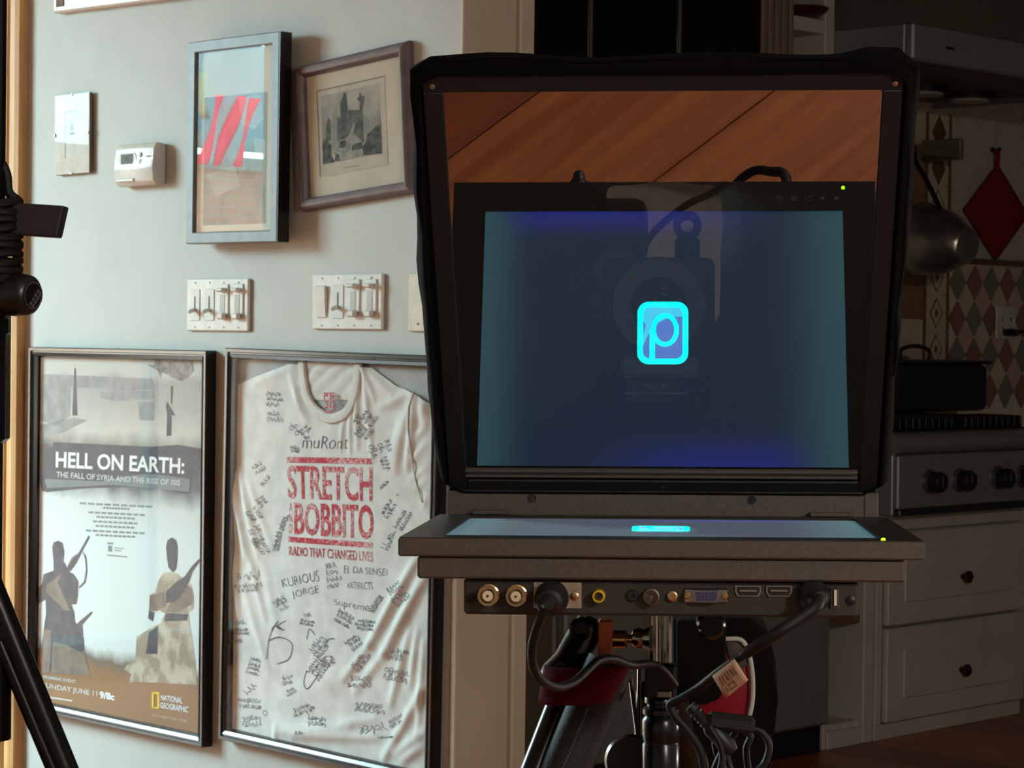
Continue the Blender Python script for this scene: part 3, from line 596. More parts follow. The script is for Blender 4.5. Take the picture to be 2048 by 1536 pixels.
# --- signed T-shirt
c, w, h, ti = quad_frame([(455, 692), (868, 716), (868, 1565), (430, 1488)], 0.028)
SH_TILT = 0.012
t = thing('framed_shirt', 'black framed white T-shirt with red lettering and black signatures', 'framed shirt', wallM(c.x, c.y, 0, SH_TILT))
molding(w, h, PF, 'frame', M_frame_black, t)
panel('backing', w - 0.01, h - 0.01, -0.005, 0.004, mat('grey_backing_board', (176, 180, 180), 0.85), t)
f = local(c, SH_TILT, 0.012)
iw, ih = w - 0.046, h - 0.046
def F(px, py): return Vector(f(px, py))
ridges = []         # (p, q, width, height): folds of the cloth, as segments in the frame's own plane
def fold(p, q, wd, ht): ridges.append((F(*p), F(*q), wd, ht))
def z7(X, Y): return (430 + X*470/1679, 680 + Y*430/1536)
def z8(X, Y): return (430 + X*470/1583, 1080 + Y*456/1536)
for p, q, wd, ht in (
    (z7(1000, 150), z7(1010, 760), .007, .006), (z7(960, 440), z7(960, 800), .006, .005), (z7(1050, 200), z7(1120, 860), .007, .005), (z7(910, 560), z7(890, 780), .006, .004),
    (z7(1010, 150), z7(1250, 380), .008, .006), (z7(1040, 160), z7(1130, 420), .006, .005), (z7(1400, 370), z7(1180, 480), .008, .006),
    (z7(1430, 380), z7(1370, 900), .009, .009), (z7(1400, 400), z7(1280, 920), .010, .008), (z7(1330, 560), z7(1240, 900), .010, .006), (z7(1480, 420), z7(1490, 560), .012, .010),
    (z7(290, 300), z7(540, 200), .010, .006), (z7(540, 260), z7(600, 480), .008, .005), (z7(580, 380), z7(640, 560), .010, .006), (z7(300, 330), z7(520, 300), .016, .005),
    (z7(1390, 1000), z7(1500, 920), .006, .003), (z7(1400, 860), z7(1490, 760), .007, .004), (z7(1420, 1060), z7(1500, 1010), .006, .003), (z7(1430, 700), z7(1495, 620), .007, .004), (z7(1480, 1180), z7(1500, 1130), .006, .003),
    (z7(170, 950), z7(300, 1536), .009, .007), (z7(130, 1030), z7(210, 1536), .009, .008), (z7(230, 1000), z7(400, 1480), .010, .005), (z7(150, 960), z7(130, 1400), .008, .006),
    (z8(110, 60), z8(150, 500), .009, .007), (z8(200, 30), z8(330, 520), .009, .006), (z8(60, 120), z8(80, 700), .009, .006), (z8(310, 100), z8(420, 640), .012, .004), (z8(180, 300), z8(360, 900), .010, .004),
    (z8(1340, 150), z8(1040, 700), .010, .012), (z8(1040, 700), z8(860, 940), .009, .006), (z8(1400, 260), z8(1140, 760), .011, .013), (z8(1140, 760), z8(940, 1020), .009, .006), (z8(1300, 640), z8(1180, 1100), .009, .007), (z8(1400, 1000), z8(1220, 1330), .010, .009), (z8(1360, 620), z8(1310, 980), .008, .006), (z8(1400, 700), z8(1360, 1300), .007, .005),
    (z8(430, 1290), z8(900, 1260), .012, .007), (z8(520, 1320), z8(1080, 1330), .010, .007), (z8(860, 1240), z8(1060, 1210), .010, .005), (z8(400, 1260), z8(400, 1400), .008, .006), (z8(1220, 1330), z8(1130, 1480), .010, .008), (z8(1400, 1300), z8(1220, 1440), .010, .008), (z8(1380, 1400), z8(1260, 1490), .009, .008), (z8(700, 980), z8(900, 880), .020, .003), (z8(500, 1090), z8(760, 980), .03, .003)):
    fold(p, q, wd*1.15, ht*0.8)
def shirt_h(x, z):
    P = Vector((x, z)); s = 0.0035 + 0.0012*mnoise.noise(Vector((x*9, z*9, 1.3)))
    for a_, b_, wd, ht in ridges:
        d = b_ - a_; L2 = d.length_squared; tt = max(0.0, min(1.0, (P - a_).dot(d)/L2)); r = (P - a_ - d*tt).length
        if r < wd*3: s += ht*math.exp(-(r/wd)**2)*(0.35 + 0.65*math.sin(math.pi*(0.12 + 0.76*tt)))
    return min(s, 0.0145)
tops = [F(464, 775), F(500, 757), F(540, 742), F(580, 727), F(600, 722), F(604, 752), F(610, 786), F(622, 808), F(640, 822), F(660, 828), F(682, 820), F(698, 800), F(707, 765), F(712, 722), F(722, 720), F(750, 742), F(790, 772), F(828, 786), F(850, 802), F(880, 820)]
def vtop(x):
    if x <= tops[0].x: return tops[0].y
    for p, q in zip(tops, tops[1:]):
        if p.x <= x <= q.x: return p.y + (q.y - p.y)*(x - p.x)/max(q.x - p.x, 1e-6)
    return tops[-1].y
NX, NZ = 170, 190
b = MB(); grid = []
for i in range(NX + 1):
    x = -iw/2 + iw*i/NX; zt_ = min(vtop(x), ih/2 - 0.006); col_ = []
    for j in range(NZ + 1):
        z = zt_ + (-ih/2 - zt_)*j/NZ
        col_.append(b.bm.verts.new((x, -0.0055 - shirt_h(x, z), z)))
    grid.append(col_)
for i in range(NX):
    for j in range(NZ): b.bm.faces.new((grid[i][j], grid[i][j+1], grid[i+1][j+1], grid[i+1][j]))
M_shirt = mat('white_cotton', (226, 228, 224), 0.95, spec=0.15, bump=0.15, bscale=600)
shirt = b.build('shirt', M_shirt, t, smooth=True)
# neck: back of the collar, seen through the opening, and the collar rib
b = MB(); nb = [F(598, 724), F(640, 730), F(690, 722), F(712, 720), F(712, 800), F(690, 830), F(640, 832), F(604, 800)]
gridn = []
for i in range(25):
    row = []
    for j in range(25):
        P = (nb[0].lerp(nb[3], i/24)).lerp(nb[7].lerp(nb[4], i/24), j/24)
        row.append(b.bm.verts.new((P.x, -0.0055 - 0.0015 - 0.003*abs(math.sin(3.0*(i/24*1.6 + j/24*1.2)*2))*(1-j/24)**0.5, P.y)))
    gridn.append(row)
for i in range(24):
    for j in range(24): b.bm.faces.new((gridn[i][j], gridn[i+1][j], gridn[i+1][j+1], gridn[i][j+1]))
b.build('inner_neck', M_shirt, shirt, smooth=True)
collar = spline([F(603, 724).to_3d(), F(606, 760).to_3d(), F(614, 795).to_3d(), F(632, 822).to_3d(), F(660, 836).to_3d(), F(690, 826).to_3d(), F(706, 795).to_3d(), F(713, 755).to_3d(), F(716, 722).to_3d()], 6)
b = MB(); loops = []
for i, p in enumerate(collar):
    tg_ = (collar[min(i+1, len(collar)-1)] - collar[max(i-1, 0)]).normalized(); nn = Vector((tg_.y, -tg_.x, 0))
    loops.append([b.bm.verts.new((p.x + nn.x*o, -0.0065 - hh, p.y + nn.y*o)) for o, hh in ((-0.011, 0.004), (-0.008, 0.008), (0, 0.0092), (0.009, 0.008), (0.012, 0.004))])
for A_, C_ in zip(loops, loops[1:]):
    for k in range(4): b.bm.faces.new((A_[k], A_[k+1], C_[k+1], C_[k]))
b.build('collar', M_shirt, shirt, smooth=True)
# right sleeve seam
b = MB(); b.tube([(F(x, y).x, -0.006 - shirt_h(*F(x, y)) - 0.0006, F(x, y).y) for x, y in (z7(1430, 370), z7(1395, 480), z7(1390, 640), z7(1405, 800), z7(1430, 1000), z7(1480, 1160))], 0.0012, 6)
b.build('sleeve_seam', mat('seam_thread', (180, 176, 164), 0.9), shirt)
mr_ = bpy.data.materials.new('worn_red_print'); mr_.use_nodes = True; nt = mr_.node_tree
nz = nt.nodes.new('ShaderNodeTexNoise'); nz.inputs['Scale'].default_value = 190; nz.inputs['Detail'].default_value = 4
n2 = nt.nodes.new('ShaderNodeTexNoise'); n2.inputs['Scale'].default_value = 14
ad = nt.nodes.new('ShaderNodeMath'); ad.operation = 'MULTIPLY_ADD'; ad.inputs[1].default_value = 0.7
rp = nt.nodes.new('ShaderNodeValToRGB'); rp.color_ramp.elements[0].position = 0.82; rp.color_ramp.elements[1].position = 1.02
rp.color_ramp.elements[0].color = (*lin((176, 44, 58)), 1); rp.color_ramp.elements[1].color = (*lin((214, 178, 178)), 1)
tcx = nt.nodes.new('ShaderNodeTexCoord')
for n_ in (nz, n2): nt.links.new(tcx.outputs['Object'], n_.inputs['Vector'])
nt.links.new(n2.outputs['Fac'], ad.inputs[0]); nt.links.new(nz.outputs['Fac'], ad.inputs[2]); nt.links.new(ad.outputs['Value'], rp.inputs['Fac'])
nt.links.new(rp.outputs['Color'], nt.nodes['Principled BSDF'].inputs['Base Color']); nt.nodes['Principled BSDF'].inputs['Roughness'].default_value = 0.9
def drape(X, Y, d=0.0007):
    P = F(X, Y); return Vector((P.x, -0.0055 - shirt_h(P.x, P.y) - d, P.y))
def bar(TL, TR, BL, BR, n=24):
    b = MB(); m_ = quadmap(TL, TR, BL, BR, 1, 1, drape); g_ = [[b.bm.verts.new(m_(i/n, j/2)) for j in range(3)] for i in range(n+1)]
    for i in range(n):
        for j in range(2): b.bm.faces.new((g_[i][j], g_[i+1][j], g_[i+1][j+1], g_[i][j+1]))
    return b.build('printed_bar', mr_, shirt)
def zs(X, Y): return (550 + X*210/977, 800 + Y*330/1536)
bar(zs(105, 530), zs(893, 542), zs(105, 582), zs(893, 598)); bar(zs(113, 1272), zs(898, 1328), zs(115, 1322), zs(896, 1378))
ptext('STRETCH', zs(104, 606), zs(897, 624), zs(112, 918), zs(897, 950), mr_, shirt, drape, 'lettering', 0.018, 2)
ptext('BOBBITO', zs(165, 950), zs(905, 978), zs(168, 1252), zs(908, 1302), mr_, shirt, drape, 'lettering', 0.022, 2)
ptext('RADIO THAT CHANGED LIVES', zs(122, 1362), zs(903, 1412), zs(122, 1445), zs(902, 1506), mr_, shirt, drape, 'lettering', 0.012, 1)
for i, ch in enumerate('AND'):
    y = 955 + i*98; ptext(ch, zs(120, y), zs(148, y + 2), zs(120, y + 84), zs(148, y + 88), mr_, shirt, drape, 'lettering', 0.0, 1)
def nd(X, Y): P = F(X, Y); return Vector((P.x, -0.0150, P.y))
def zn(X, Y): return z7(X, Y)
ptext('S', zn(782, 385), zn(818, 385), zn(784, 495), zn(818, 495), mr_, shirt, nd, 'neck_print', 0.01); ptext('B', zn(828, 385), zn(866, 385), zn(828, 495), zn(866, 495), mr_, shirt, nd, 'neck_print', 0.01)
sheet('neck_print', [[zn(785, 376), zn(865, 374), zn(865, 384), zn(785, 386)], [zn(785, 505), zn(865, 505), zn(865, 512), zn(785, 512)], [zn(785, 515), zn(850, 515), zn(850, 521), zn(785, 521)]], mr_, shirt, nd)
# signatures in black marker
M_mark = mat('black_marker', (70, 76, 80), 0.9, rgb2=(120, 126, 130), scale=60)
def stroke(b, pts, wd):
    pts = [drape(x, y, 0.0009) for x, y in pts]; L_ = []
    for i, p in enumerate(pts):
        tg_ = (pts[min(i+1, len(pts)-1)] - pts[max(i-1, 0)]); tg_.y = 0
        if tg_.length < 1e-7: tg_ = Vector((1, 0, 0))
        tg_.normalize(); nn = Vector((-tg_.z, 0, tg_.x))*wd*0.5
        L_.append((b.bm.verts.new(p + nn), b.bm.verts.new(p - nn)))
    for A_, C_ in zip(L_, L_[1:]): b.bm.faces.new((A_[0], A_[1], C_[1], C_[0]))
random.seed(11)
def scribble(cx_, cy_, wpx, hpx, ang, n=3, wd=0.0012):
    b = MB(); ca, sa = math.cos(ang), math.sin(ang)
    def put(pts):
        q = spline([Vector((u, v, 0)) for u, v in pts], 4); stroke(b, [(cx_ + p.x*ca - p.y*sa, cy_ + p.x*sa + p.y*ca) for p in q], wd)
    for line in range(n):
        lh = hpx/n; y0 = (line - (n-1)/2)*lh + random.uniform(-.15, .15)*lh; x = -wpx/2 + random.uniform(0, 0.15)*wpx; end = wpx/2 - random.uniform(0, 0.2)*wpx
        lw = max(4.0, lh*0.55); run = []
        while x < end:
            hh = lh*random.choice((0.3, 0.34, 0.4, 0.48)); k = random.randrange(6); x2 = x + lw*random.uniform(0.7, 1.2); sl = lw*0.25
            if k == 0: seg = [(x, y0 + hh), (x + sl, y0 - hh), (x + sl*1.6, y0 + hh*.2), (x2, y0 + hh)]
            elif k == 1: seg = [(x + lw*(.5 + .45*math.cos(u)), y0 + hh*.8*math.sin(u)) for u in (0, 1.2, 2.4, 3.6, 4.8, 6.0, 6.8)]
            elif k == 2: seg = [(x, y0 - hh*1.5), (x, y0 + hh), (x + lw*.5, y0), (x2, y0 + hh)]
            elif k == 3: seg = [(x, y0), (x + lw*.3, y0 + hh), (x + lw*.6, y0 - hh), (x2, y0 + hh*.5)]
            elif k == 4: seg = [(x, y0 - hh), (x + lw*.7, y0 - hh*.6), (x + lw*.1, y0), (x + lw*.8, y0 + hh*.4), (x, y0 + hh)]
            else: seg = [(x, y0 + hh*.3), (x + lw*.5, y0 - hh*.5), (x + lw*.7, y0 + hh*1.4), (x2, y0 + hh*.1)]
            if random.random() < 0.45: run += seg
            else:
                if len(run) > 1: put(run)
                run = []; put(seg)
            x = x2 + lw*random.uniform(0.05, 0.25)
        if len(run) > 1: put(run)
    if not b.bm.faces: put([(-wpx/2, 0), (0, -1), (wpx/2, 0)])
    return b.build('signature', M_mark, shirt, fix=False)
def jit(X, Y, d=0.0007): return drape(X + 1.6*mnoise.noise(Vector((X*.06, Y*.06, 2))) + 1.0*mnoise.noise(Vector((X*.2, Y*.2, 5))), Y + 2.4*mnoise.noise(Vector((X*.07, Y*.05, 9))) + 1.2*mnoise.noise(Vector((X*.22, Y*.2, 3))), d)
def hand(s, TL, TR, BL, BR): return ptext(s, TL, TR, BL, BR, M_mark, shirt, jit, 'signature', -0.016, 2)
hand('KURIOUS', z8(440, 262), z8(690, 205), z8(450, 318), z8(700, 275)); hand('JORGE', z8(505, 345), z8(690, 310), z8(520, 400), z8(695, 365))
hand('EL DA SENSEI', z8(862, 175), z8(1150, 195), z8(862, 222), z8(1150, 240)); hand('ARTIFACTS', z8(880, 285), z8(1055, 280), z8(880, 328), z8(1060, 335))
hand('Supreme', z8(795, 395), z8(1035, 430), z8(800, 455), z8(1030, 500)); hand('K', z8(420, 545), z8(480, 540), z8(370, 615), z8(470, 610))
hand('muRont', z7(625, 690), z7(955, 680), z7(615, 775), z7(940, 780))
for X, Y, ww, hh, an, n, src in (
    (410, 420, 34, 30, .1, 3, z7), (420, 540, 36, 22, .0, 2, z7), (570, 640, 18, 34, -.8, 2, z7), (560, 780, 20, 16, .2, 2, z7), (640, 650, 20, 26, .8, 2, z7), (1020, 560, 16, 18, .2, 2, z7), (1095, 560, 26, 30, -1.0, 3, z7),
    (1060, 660, 30, 30, -.8, 3, z7), (1180, 770, 26, 46, 1.2, 3, z7), (1215, 880, 28, 20, 1.2, 2, z7), (1190, 1040, 16, 10, -.6, 1, z7), (1215, 1010, 5, 5, 0, 1, z7), (305, 915, 22, 20, -.5, 2, z7), (345, 1010, 22, 10, -.9, 1, z7), (335, 1150, 20, 20, .9, 2, z7),
    (1230, 1210, 40, 22, -1.0, 2, z7), (1330, 1290, 40, 20, -1.0, 2, z7), (1300, 1105, 6, 4, 0, 1, z7), (480, 1310, 34, 14, -1.2, 2, z7), (440, 1440, 44, 16, -1.4, 2, z7), (300, 1400, 44, 26, 1.2, 2, z7), (280, 1240, 30, 24, .9, 2, z7), (1240, 1440, 50, 14, -1.1, 1, z7),
    (310, 30, 40, 24, 1.1, 2, z8), (220, 250, 56, 20, -.1, 1, z8), (220, 320, 52, 20, -.1, 2, z8), (770, 200, 22, 26, -.2, 2, z8), (790, 285, 34, 22, -.2, 2, z8), (440, 430, 24, 32, -.6, 3, z8), (610, 500, 16, 10, 0, 1, z8), (610, 555, 36, 12, .2, 2, z8), (150, 550, 26, 12, 0, 1, z8), (160, 615, 36, 14, 0, 2, z8), (150, 675, 20, 10, 0, 1, z8),
    (860, 530, 36, 28, .5, 3, z8), (1010, 570, 44, 22, .1, 3, z8), (1080, 430, 44, 14, -1.0, 2, z8), (1230, 360, 34, 48, -.6, 4, z8), (930, 690, 34, 26, -.6, 3, z8), (700, 720, 46, 30, -.9, 3, z8), (690, 860, 46, 36, -1.0, 4, z8), (750, 820, 26, 30, 1.2, 3, z8), (255, 850, 26, 34, .3, 4, z8),
    (480, 940, 28, 20, -.2, 2, z8), (510, 1020, 22, 14, -.5, 2, z8), (230, 1000, 28, 14, -.8, 1, z8), (590, 1140, 50, 20, -.4, 2, z8), (680, 1220, 44, 20, .1, 2, z8), (220, 1100, 50, 20, .1, 2, z8), (240, 1220, 40, 22, 0, 2, z8), (570, 1300, 14, 10, 0, 1, z8), (330, 1170, 10, 18, 0, 1, z8),
    (1230, 770, 40, 28, .1, 2, z8), (1040, 1130, 64, 26, .1, 2, z8), (970, 960, 52, 26, 0, 2, z8), (1220, 910, 54, 30, .2, 2, z8), (980, 830, 40, 22, -.9, 2, z8), (1210, 1220, 34, 22, -.5, 2, z8), (1150, 1330, 40, 5, -.05, 1, z8), (1040, 1280, 50, 20, -.2, 1, z8)):
    x_, y_ = src(X, Y); scribble(x_, y_, ww, hh, an, n)
b = MB()
stroke(b, [(p.x, p.y) for p in spline([Vector((*z8(350, 680), 0)), Vector((*z8(430, 655), 0)), Vector((*z8(510, 700), 0)), Vector((*z8(490, 800), 0)), Vector((*z8(410, 835), 0))], 8)], 0.002)
stroke(b, [(p.x, p.y) for p in spline([Vector((*z8(390, 580), 0)), Vector((*z8(355, 680), 0)), Vector((*z8(345, 800), 0))], 8)], 0.002)
stroke(b, [(p.x, p.y) for p in spline([Vector((*z8(610, 670), 0)), Vector((*z8(630, 600), 0)), Vector((*z8(665, 640), 0))], 8)], 0.002)
stroke(b, [(p.x, p.y) for p in spline([Vector((*z8(610, 880), 0)), Vector((*z8(595, 960), 0)), Vector((*z8(625, 1000), 0)), Vector((*z8(700, 900), 0))], 8)], 0.002)
stroke(b, [(p.x, p.y) for p in spline([Vector((*z8(730, 720), 0)), Vector((*z8(760, 670), 0)), Vector((*z8(800, 665), 0))], 8)], 0.002)
b.build('signature', M_mark, shirt, fix=False)
panel('glass', iw + 0.003, ih + 0.003, -0.0225, 0.002, M_pglass, t)

# ------------------------------------------------------------------ kitchen beyond the opening (x = a, y = b)
M_cab = mat('cabinet_cream_paint', (198, 196, 186), 0.5, rgb2=(190, 187, 176), scale=5)
M_bronze = mat('dark_bronze', (58, 42, 32), 0.4, 0.5)
M_steel = mat('stainless_steel', (150, 152, 154), 0.34, 0.9, rgb2=(128, 130, 132), scale=4, stretch=(1, 1, 30))
M_dsteel = mat('dark_stainless', (128, 128, 124), 0.45, 0.15, rgb2=(120, 120, 116), scale=4, stretch=(30, 1, 1))
M_iron = mat('cast_iron', (24, 24, 25), 0.55, bump=0.2)
M_redwood = mat('dark_red_interior', (74, 34, 26), 0.7)
BF = 4.0
# drawer base under the cooktop
t = thing('drawer_cabinet', 'cream base cabinet with two deep drawers under the cooktop', 'cabinet', roomM(5.503, BF, 0))
MB().box2((0, 0.02, 0.0), (0.765, 0.62, 0.655), 0.002).build('body', M_cab, t)
MB().box2((0.0, 0.0, 0.0), (0.765, 0.02, 0.045), 0.002).build('plinth', M_cab, t)
MB().box2((0.0, 0.0, 0.608), (0.765, 0.02, 0.655), 0.002).build('rail', M_cab, t)
MB().box2((0.0, -0.002, 0.045), (0.03, 0.02, 0.608), 0.002).build('stile', M_cab, t)
for z0_, z1_ in ((0.332, 0.604), (0.050, 0.324)):
    d = MB(); d.box2((0.034, -0.018, z0_), (0.76, 0.004, z1_), 0.004)
    dr = d.build('drawer', M_cab, t)
    b = MB(); x0, x1 = 0.11, 0.685
    b.box2((x0, -0.024, z0_ + 0.065), (x1, -0.017, z1_ - 0.065), 0.006); b.build('raised_panel', M_cab, dr)
    zc_ = (z0_ + z1_)/2 - 0.012
    MB().lathe_dir((0.40, -0.022, zc_), (0, -1, 0), [(0.009, 0), (0.008, 0.012), (0.017, 0.02), (0.019, 0.028), (0.012, 0.034), (0.0, 0.035)], 20).build('knob', M_bronze, dr, smooth=True)
# narrow open shelf unit between appliance and drawers
t = thing('base_shelf_unit', 'narrow open base shelf with dark red inside and cream post', 'shelf', roomM(5.262, BF, 0))
MB().box2((0.185, 0.0, 0), (0.23, 0.6, 0.90), 0.003).build('side_panel', M_cab, t)
MB().box2((0, 0.0, 0), (0.02, 0.6, 0.90), 0.003).build('side_panel', M_cab, t)
MB().box2((0.02, 0.3, 0.03), (0.185, 0.32, 0.9)).build('back_panel', M_redwood, t)
for z in (0.055, 0.36, 0.64, 0.88): MB().box2((0.02, 0.015, z - 0.012), (0.185, 0.3, z + 0.012), 0.002).build('shelf', M_cab if z < 0.1 else mat('shelf_edge_brown', (110, 84, 60), 0.6), t)
MB().box2((0.02, 0.0, 0.0), (0.185, 0.02, 0.05), 0.002).build('plinth', M_cab, t)
# stainless appliance to the left, partly behind the tripod
t = thing('dishwasher', 'grey steel fronted appliance standing behind the tripod', 'appliance', roomM(4.17, BF - 0.01, 0))
MB().box2((0, 0.02, 0.0), (1.09, 0.62, 0.90), 0.006).build('body', mat('appliance_side_taupe', (120, 108, 92), 0.5), t)
MB().box2((0.005, -0.015, 0.08), (0.545, 0.02, 0.895), 0.006).build('door', M_dsteel, t)
MB().box2((0.55, -0.015, 0.08), (1.085, 0.02, 0.895), 0.006).build('door', M_dsteel, t)
MB().box2((0.02, 0.005, 0.0), (1.07, 0.02, 0.075)).build('toe_kick', M_black, t)
for x in (0.10, 0.64): MB().cyl((x, -0.045, 0.82), (x + 0.35, -0.045, 0.82), 0.008, n=12).build('handle', M_steel, t, smooth=True)
# worktop
tag(MB().box2((4.15, BF - 0.03, 0.902), (5.495, 4.655, 0.935), 0.005).build('worktop', mat('dark_stone_worktop', (58, 54, 50), 0.25, rgb2=(40, 38, 36), scale=60), None, mw=ROOM), 'dark stone worktop hidden behind the teleprompter', 'worktop')
# black upper cabinet
t = thing('upper_cabinet', 'black glass fronted upper cabinet at the top of the photo', 'cabinet', roomM(3.62, 4.02, 1.66))
MB().box2((0, 0.02, 0), (1.34, 0.63, 1.0)).build('body', mat('black_cabinet', (18, 18, 18), 0.5), t)
MG = mat('black_door_glass', (10, 11, 11), 0.12)
for x0, x1 in ((0.0, 0.30), (0.304, 0.65), (0.654, 0.99), (0.994, 1.34)):
    d = MB().box2((x0, -0.002, 0.0), (x1, 0.02, 1.0), 0.003).build('door', MG, t)
    MB().box2((x0 + 0.004, -0.006, 0.0), (x0 + 0.012, 0.0, 1.0), 0.001).build('door_edge', mat('door_edge_grey', (96, 92, 84), 0.5), d)
for x in (1.02, 1.20): MB().lathe_dir((x, -0.002, 0.455), (0, -1, 0), [(0.005, 0), (0.006, 0.012), (0.003, 0.018)], 12).build('knob', M_silver, t, smooth=True)
# slatted rack between black cabinet and open shelf
t = thing('tray_rack', 'upright slatted rack between the black cabinet and cream shelf', 'rack', roomM(4.985, 4.06, 1.66))
for i in range(6): MB().box2((0.0 + i*0.031, 0, 0), (0.017 + i*0.031, 0.40, 1.0), 0.002).build('slat', mat('rack_taupe', (136, 118, 104), 0.6), t)
MB().box2((0, 0.40, 0), (0.172, 0.42, 1.0)).build('back_panel', M_redwood, t)
MB().box2((0, 0, -0.02), (0.172, 0.42, 0)).build('base', M_redwood, t)
# open upper shelf
t = thing('upper_shelf', 'cream open upper shelf with dark red items at the top', 'shelf', roomM(5.165, 4.16, 1.66))
MB().box2((0.265, 0, 0), (0.31, 0.48, 1.0), 0.003).build('side_panel', M_cab, t)
MB().box2((-0.005, 0, 0), (0.012, 0.48, 1.0), 0.003).build('side_panel', M_cab, t)
MB().box2((0.012, 0.46, 0), (0.265, 0.48, 1.0)).build('back_panel', mat('shelf_back_taupe', (104, 92, 78), 0.7), t)
MB().box2((0.012, -0.002, 0.390), (0.265, 0.46, 0.431), 0.003).build('shelf', M_cab, t)
MB().box2((0.012, -0.002, 0.0), (0.265, 0.46, 0.03), 0.003).build('shelf', M_cab, t)
for i, (x, wd, hh, cl) in enumerate(((0.02, 0.07, 0.20, (64, 28, 24)), (0.095, 0.03, 0.22, (120, 66, 44)), (0.13, 0.09, 0.18, (54, 24, 22)), (0.225, 0.035, 0.2, (110, 84, 72)))):
    o = MB().box2((x, 0.13 + 0.01*i, 0.4312), (x + wd, 0.36, 0.431 + hh), 0.004).build('book', mat('book_cover_%d' % i, cl, 0.6), None, mw=roomM(5.165, 4.16, 1.66))
    tag(o, ('dark red book leaning at the left of the cream upper shelf', 'orange brown thin book on the cream upper shelf', 'wide maroon book in the middle of the cream upper shelf', 'taupe book against the right post of the cream upper shelf')[i], 'book', 'books on the cream upper shelf')
b = MB().lathe([(0.05, 0), (0.075, 0.02), (0.08, 0.03), (0.07, 0.03), (0.045, 0.006), (0, 0.006)], Matrix(), 24)
tag(b.build('serving_bowl', mat('maroon_glaze', (58, 20, 18), 0.3), None, True, mw=roomM(5.36, 4.195, 2.0915)), 'small maroon bowl overhanging the cream upper shelf', 'bowl')
# range hood
t = thing('range_hood', 'dull steel range hood with two round lamps underneath', 'range hood', roomM(5.478, 3.885, 1.962))
M_hood = mat('hood_steel', (138, 144, 150), 0.4, 0.2, rgb2=(128, 134, 140), scale=4, stretch=(30, 1, 1))
b = MB(); b.box2((0, 0, 0.0), (1.22, 0.03, 0.105), 0.006); b.box2((0, 0.03, 0), (0.03, 0.76, 0.105), 0.004); b.box2((1.19, 0.03, 0), (1.22, 0.76, 0.105), 0.004); b.build('lip', M_hood, t)
MB().box2((0.03, 0.03, 0.02), (1.19, 0.76, 0.04)).build('underside', mat('hood_underside', (92, 88, 80), 0.5, 0.4), t)
b = MB(); vs = [b.bm.verts.new(p) for p in ((0, 0, 0.105), (1.22, 0, 0.105), (1.22, 0.76, 0.105), (0, 0.76, 0.105), (0.30, 0.36, 0.62), (0.92, 0.36, 0.62), (0.92, 0.76, 0.62), (0.30, 0.76, 0.62))]
for q in ((0, 1, 5, 4), (1, 2, 6, 5), (2, 3, 7, 6), (3, 0, 4, 7), (4, 5, 6, 7), (0, 3, 2, 1)): b.bm.faces.new([vs[i] for i in q])
b.build('canopy', mat('canopy_bronze_grey', (112, 108, 98), 0.5, 0.1), t)
MB().box2((0.30, 0.36, 0.62), (0.92, 0.76, 0.74)).build('chimney', M_hood, t)
MB().box2((0.16, -0.003, 0.045), (0.20, 0.002, 0.052)).build('badge', M_black, t)
for x in (0.74, 1.0):
    hl = MB().lathe([(0.085, -0.002), (0.085, 0.02)], Matrix.Translation((x, 0.48, 0.0)), 28).build('lamp_housing', mat('hood_lamp_housing', (40, 38, 36), 0.5), t, smooth=True)
    MB().lathe([(0.062, -0.006), (0.062, 0.004), (0.03, 0.006)], Matrix.Translation((x, 0.48, -0.004)), 28).build('lamp_lens', mat('frosted_lens', (190, 184, 176), 0.4), hl, smooth=True)
# cooktop
t = thing('cooktop', 'steel gas cooktop with black knobs and cast iron grates', 'cooktop', roomM(5.503, 3.93, 0.657))
M_ct = mat('cooktop_steel', (140, 144, 150), 0.36, 0.25, rgb2=(128, 132, 138), scale=4, stretch=(30, 1, 1))
MB().box2((0, 0.02, 0.0), (0.775, 0.69, 0.235), 0.004).build('body', M_ct, t)
MB().box2((0, 0.0, 0.02), (0.775, 0.02, 0.175), 0.004).build('control_panel', M_ct, t)
b = MB(); b.prism([(0.045 - 0.06*math.cos(a_), 0.205 + 0.034*math.sin(a_)) for a_ in [math.pi*(-0.5 + i/10) for i in range(11)]] + [(0.10, 0.239), (0.10, 0.171)], lambda y, z, k: Vector((0 if k == 0 else 0.775, y, z)), 1)
b.build('front_lip', M_ct, t, smooth=True)
MB().box2((0.01, 0.0, -0.002), (0.765, 0.03, 0.02), 0.004).build('drip_edge', mat('dark_edge_steel', (70, 72, 76), 0.4, 0.7), t)
for x in (0.155, 0.305, 0.51, 0.645):
    kn = MB().lathe_dir((x, 0.0, 0.095), (0, -1, 0), [(0.036, 0), (0.036, 0.008), (0.028, 0.012), (0.028, 0.02)], 24).build('knob_bezel', M_steel, t, smooth=True)
    b = MB(); b.lathe_dir((x, -0.012, 0.095), (0, -1, 0), [(0.029, 0), (0.030, 0.03), (0.026, 0.036), (0, 0.036)], 24); b.box((x, -0.045, 0.095), (0.012, 0.014, 0.056), 0.003); b.build('knob', M_black, kn, smooth=True)
MB().box2((0.02, 0.06, 0.235), (0.755, 0.66, 0.243), 0.003).build('burner_tray', M_iron, t)
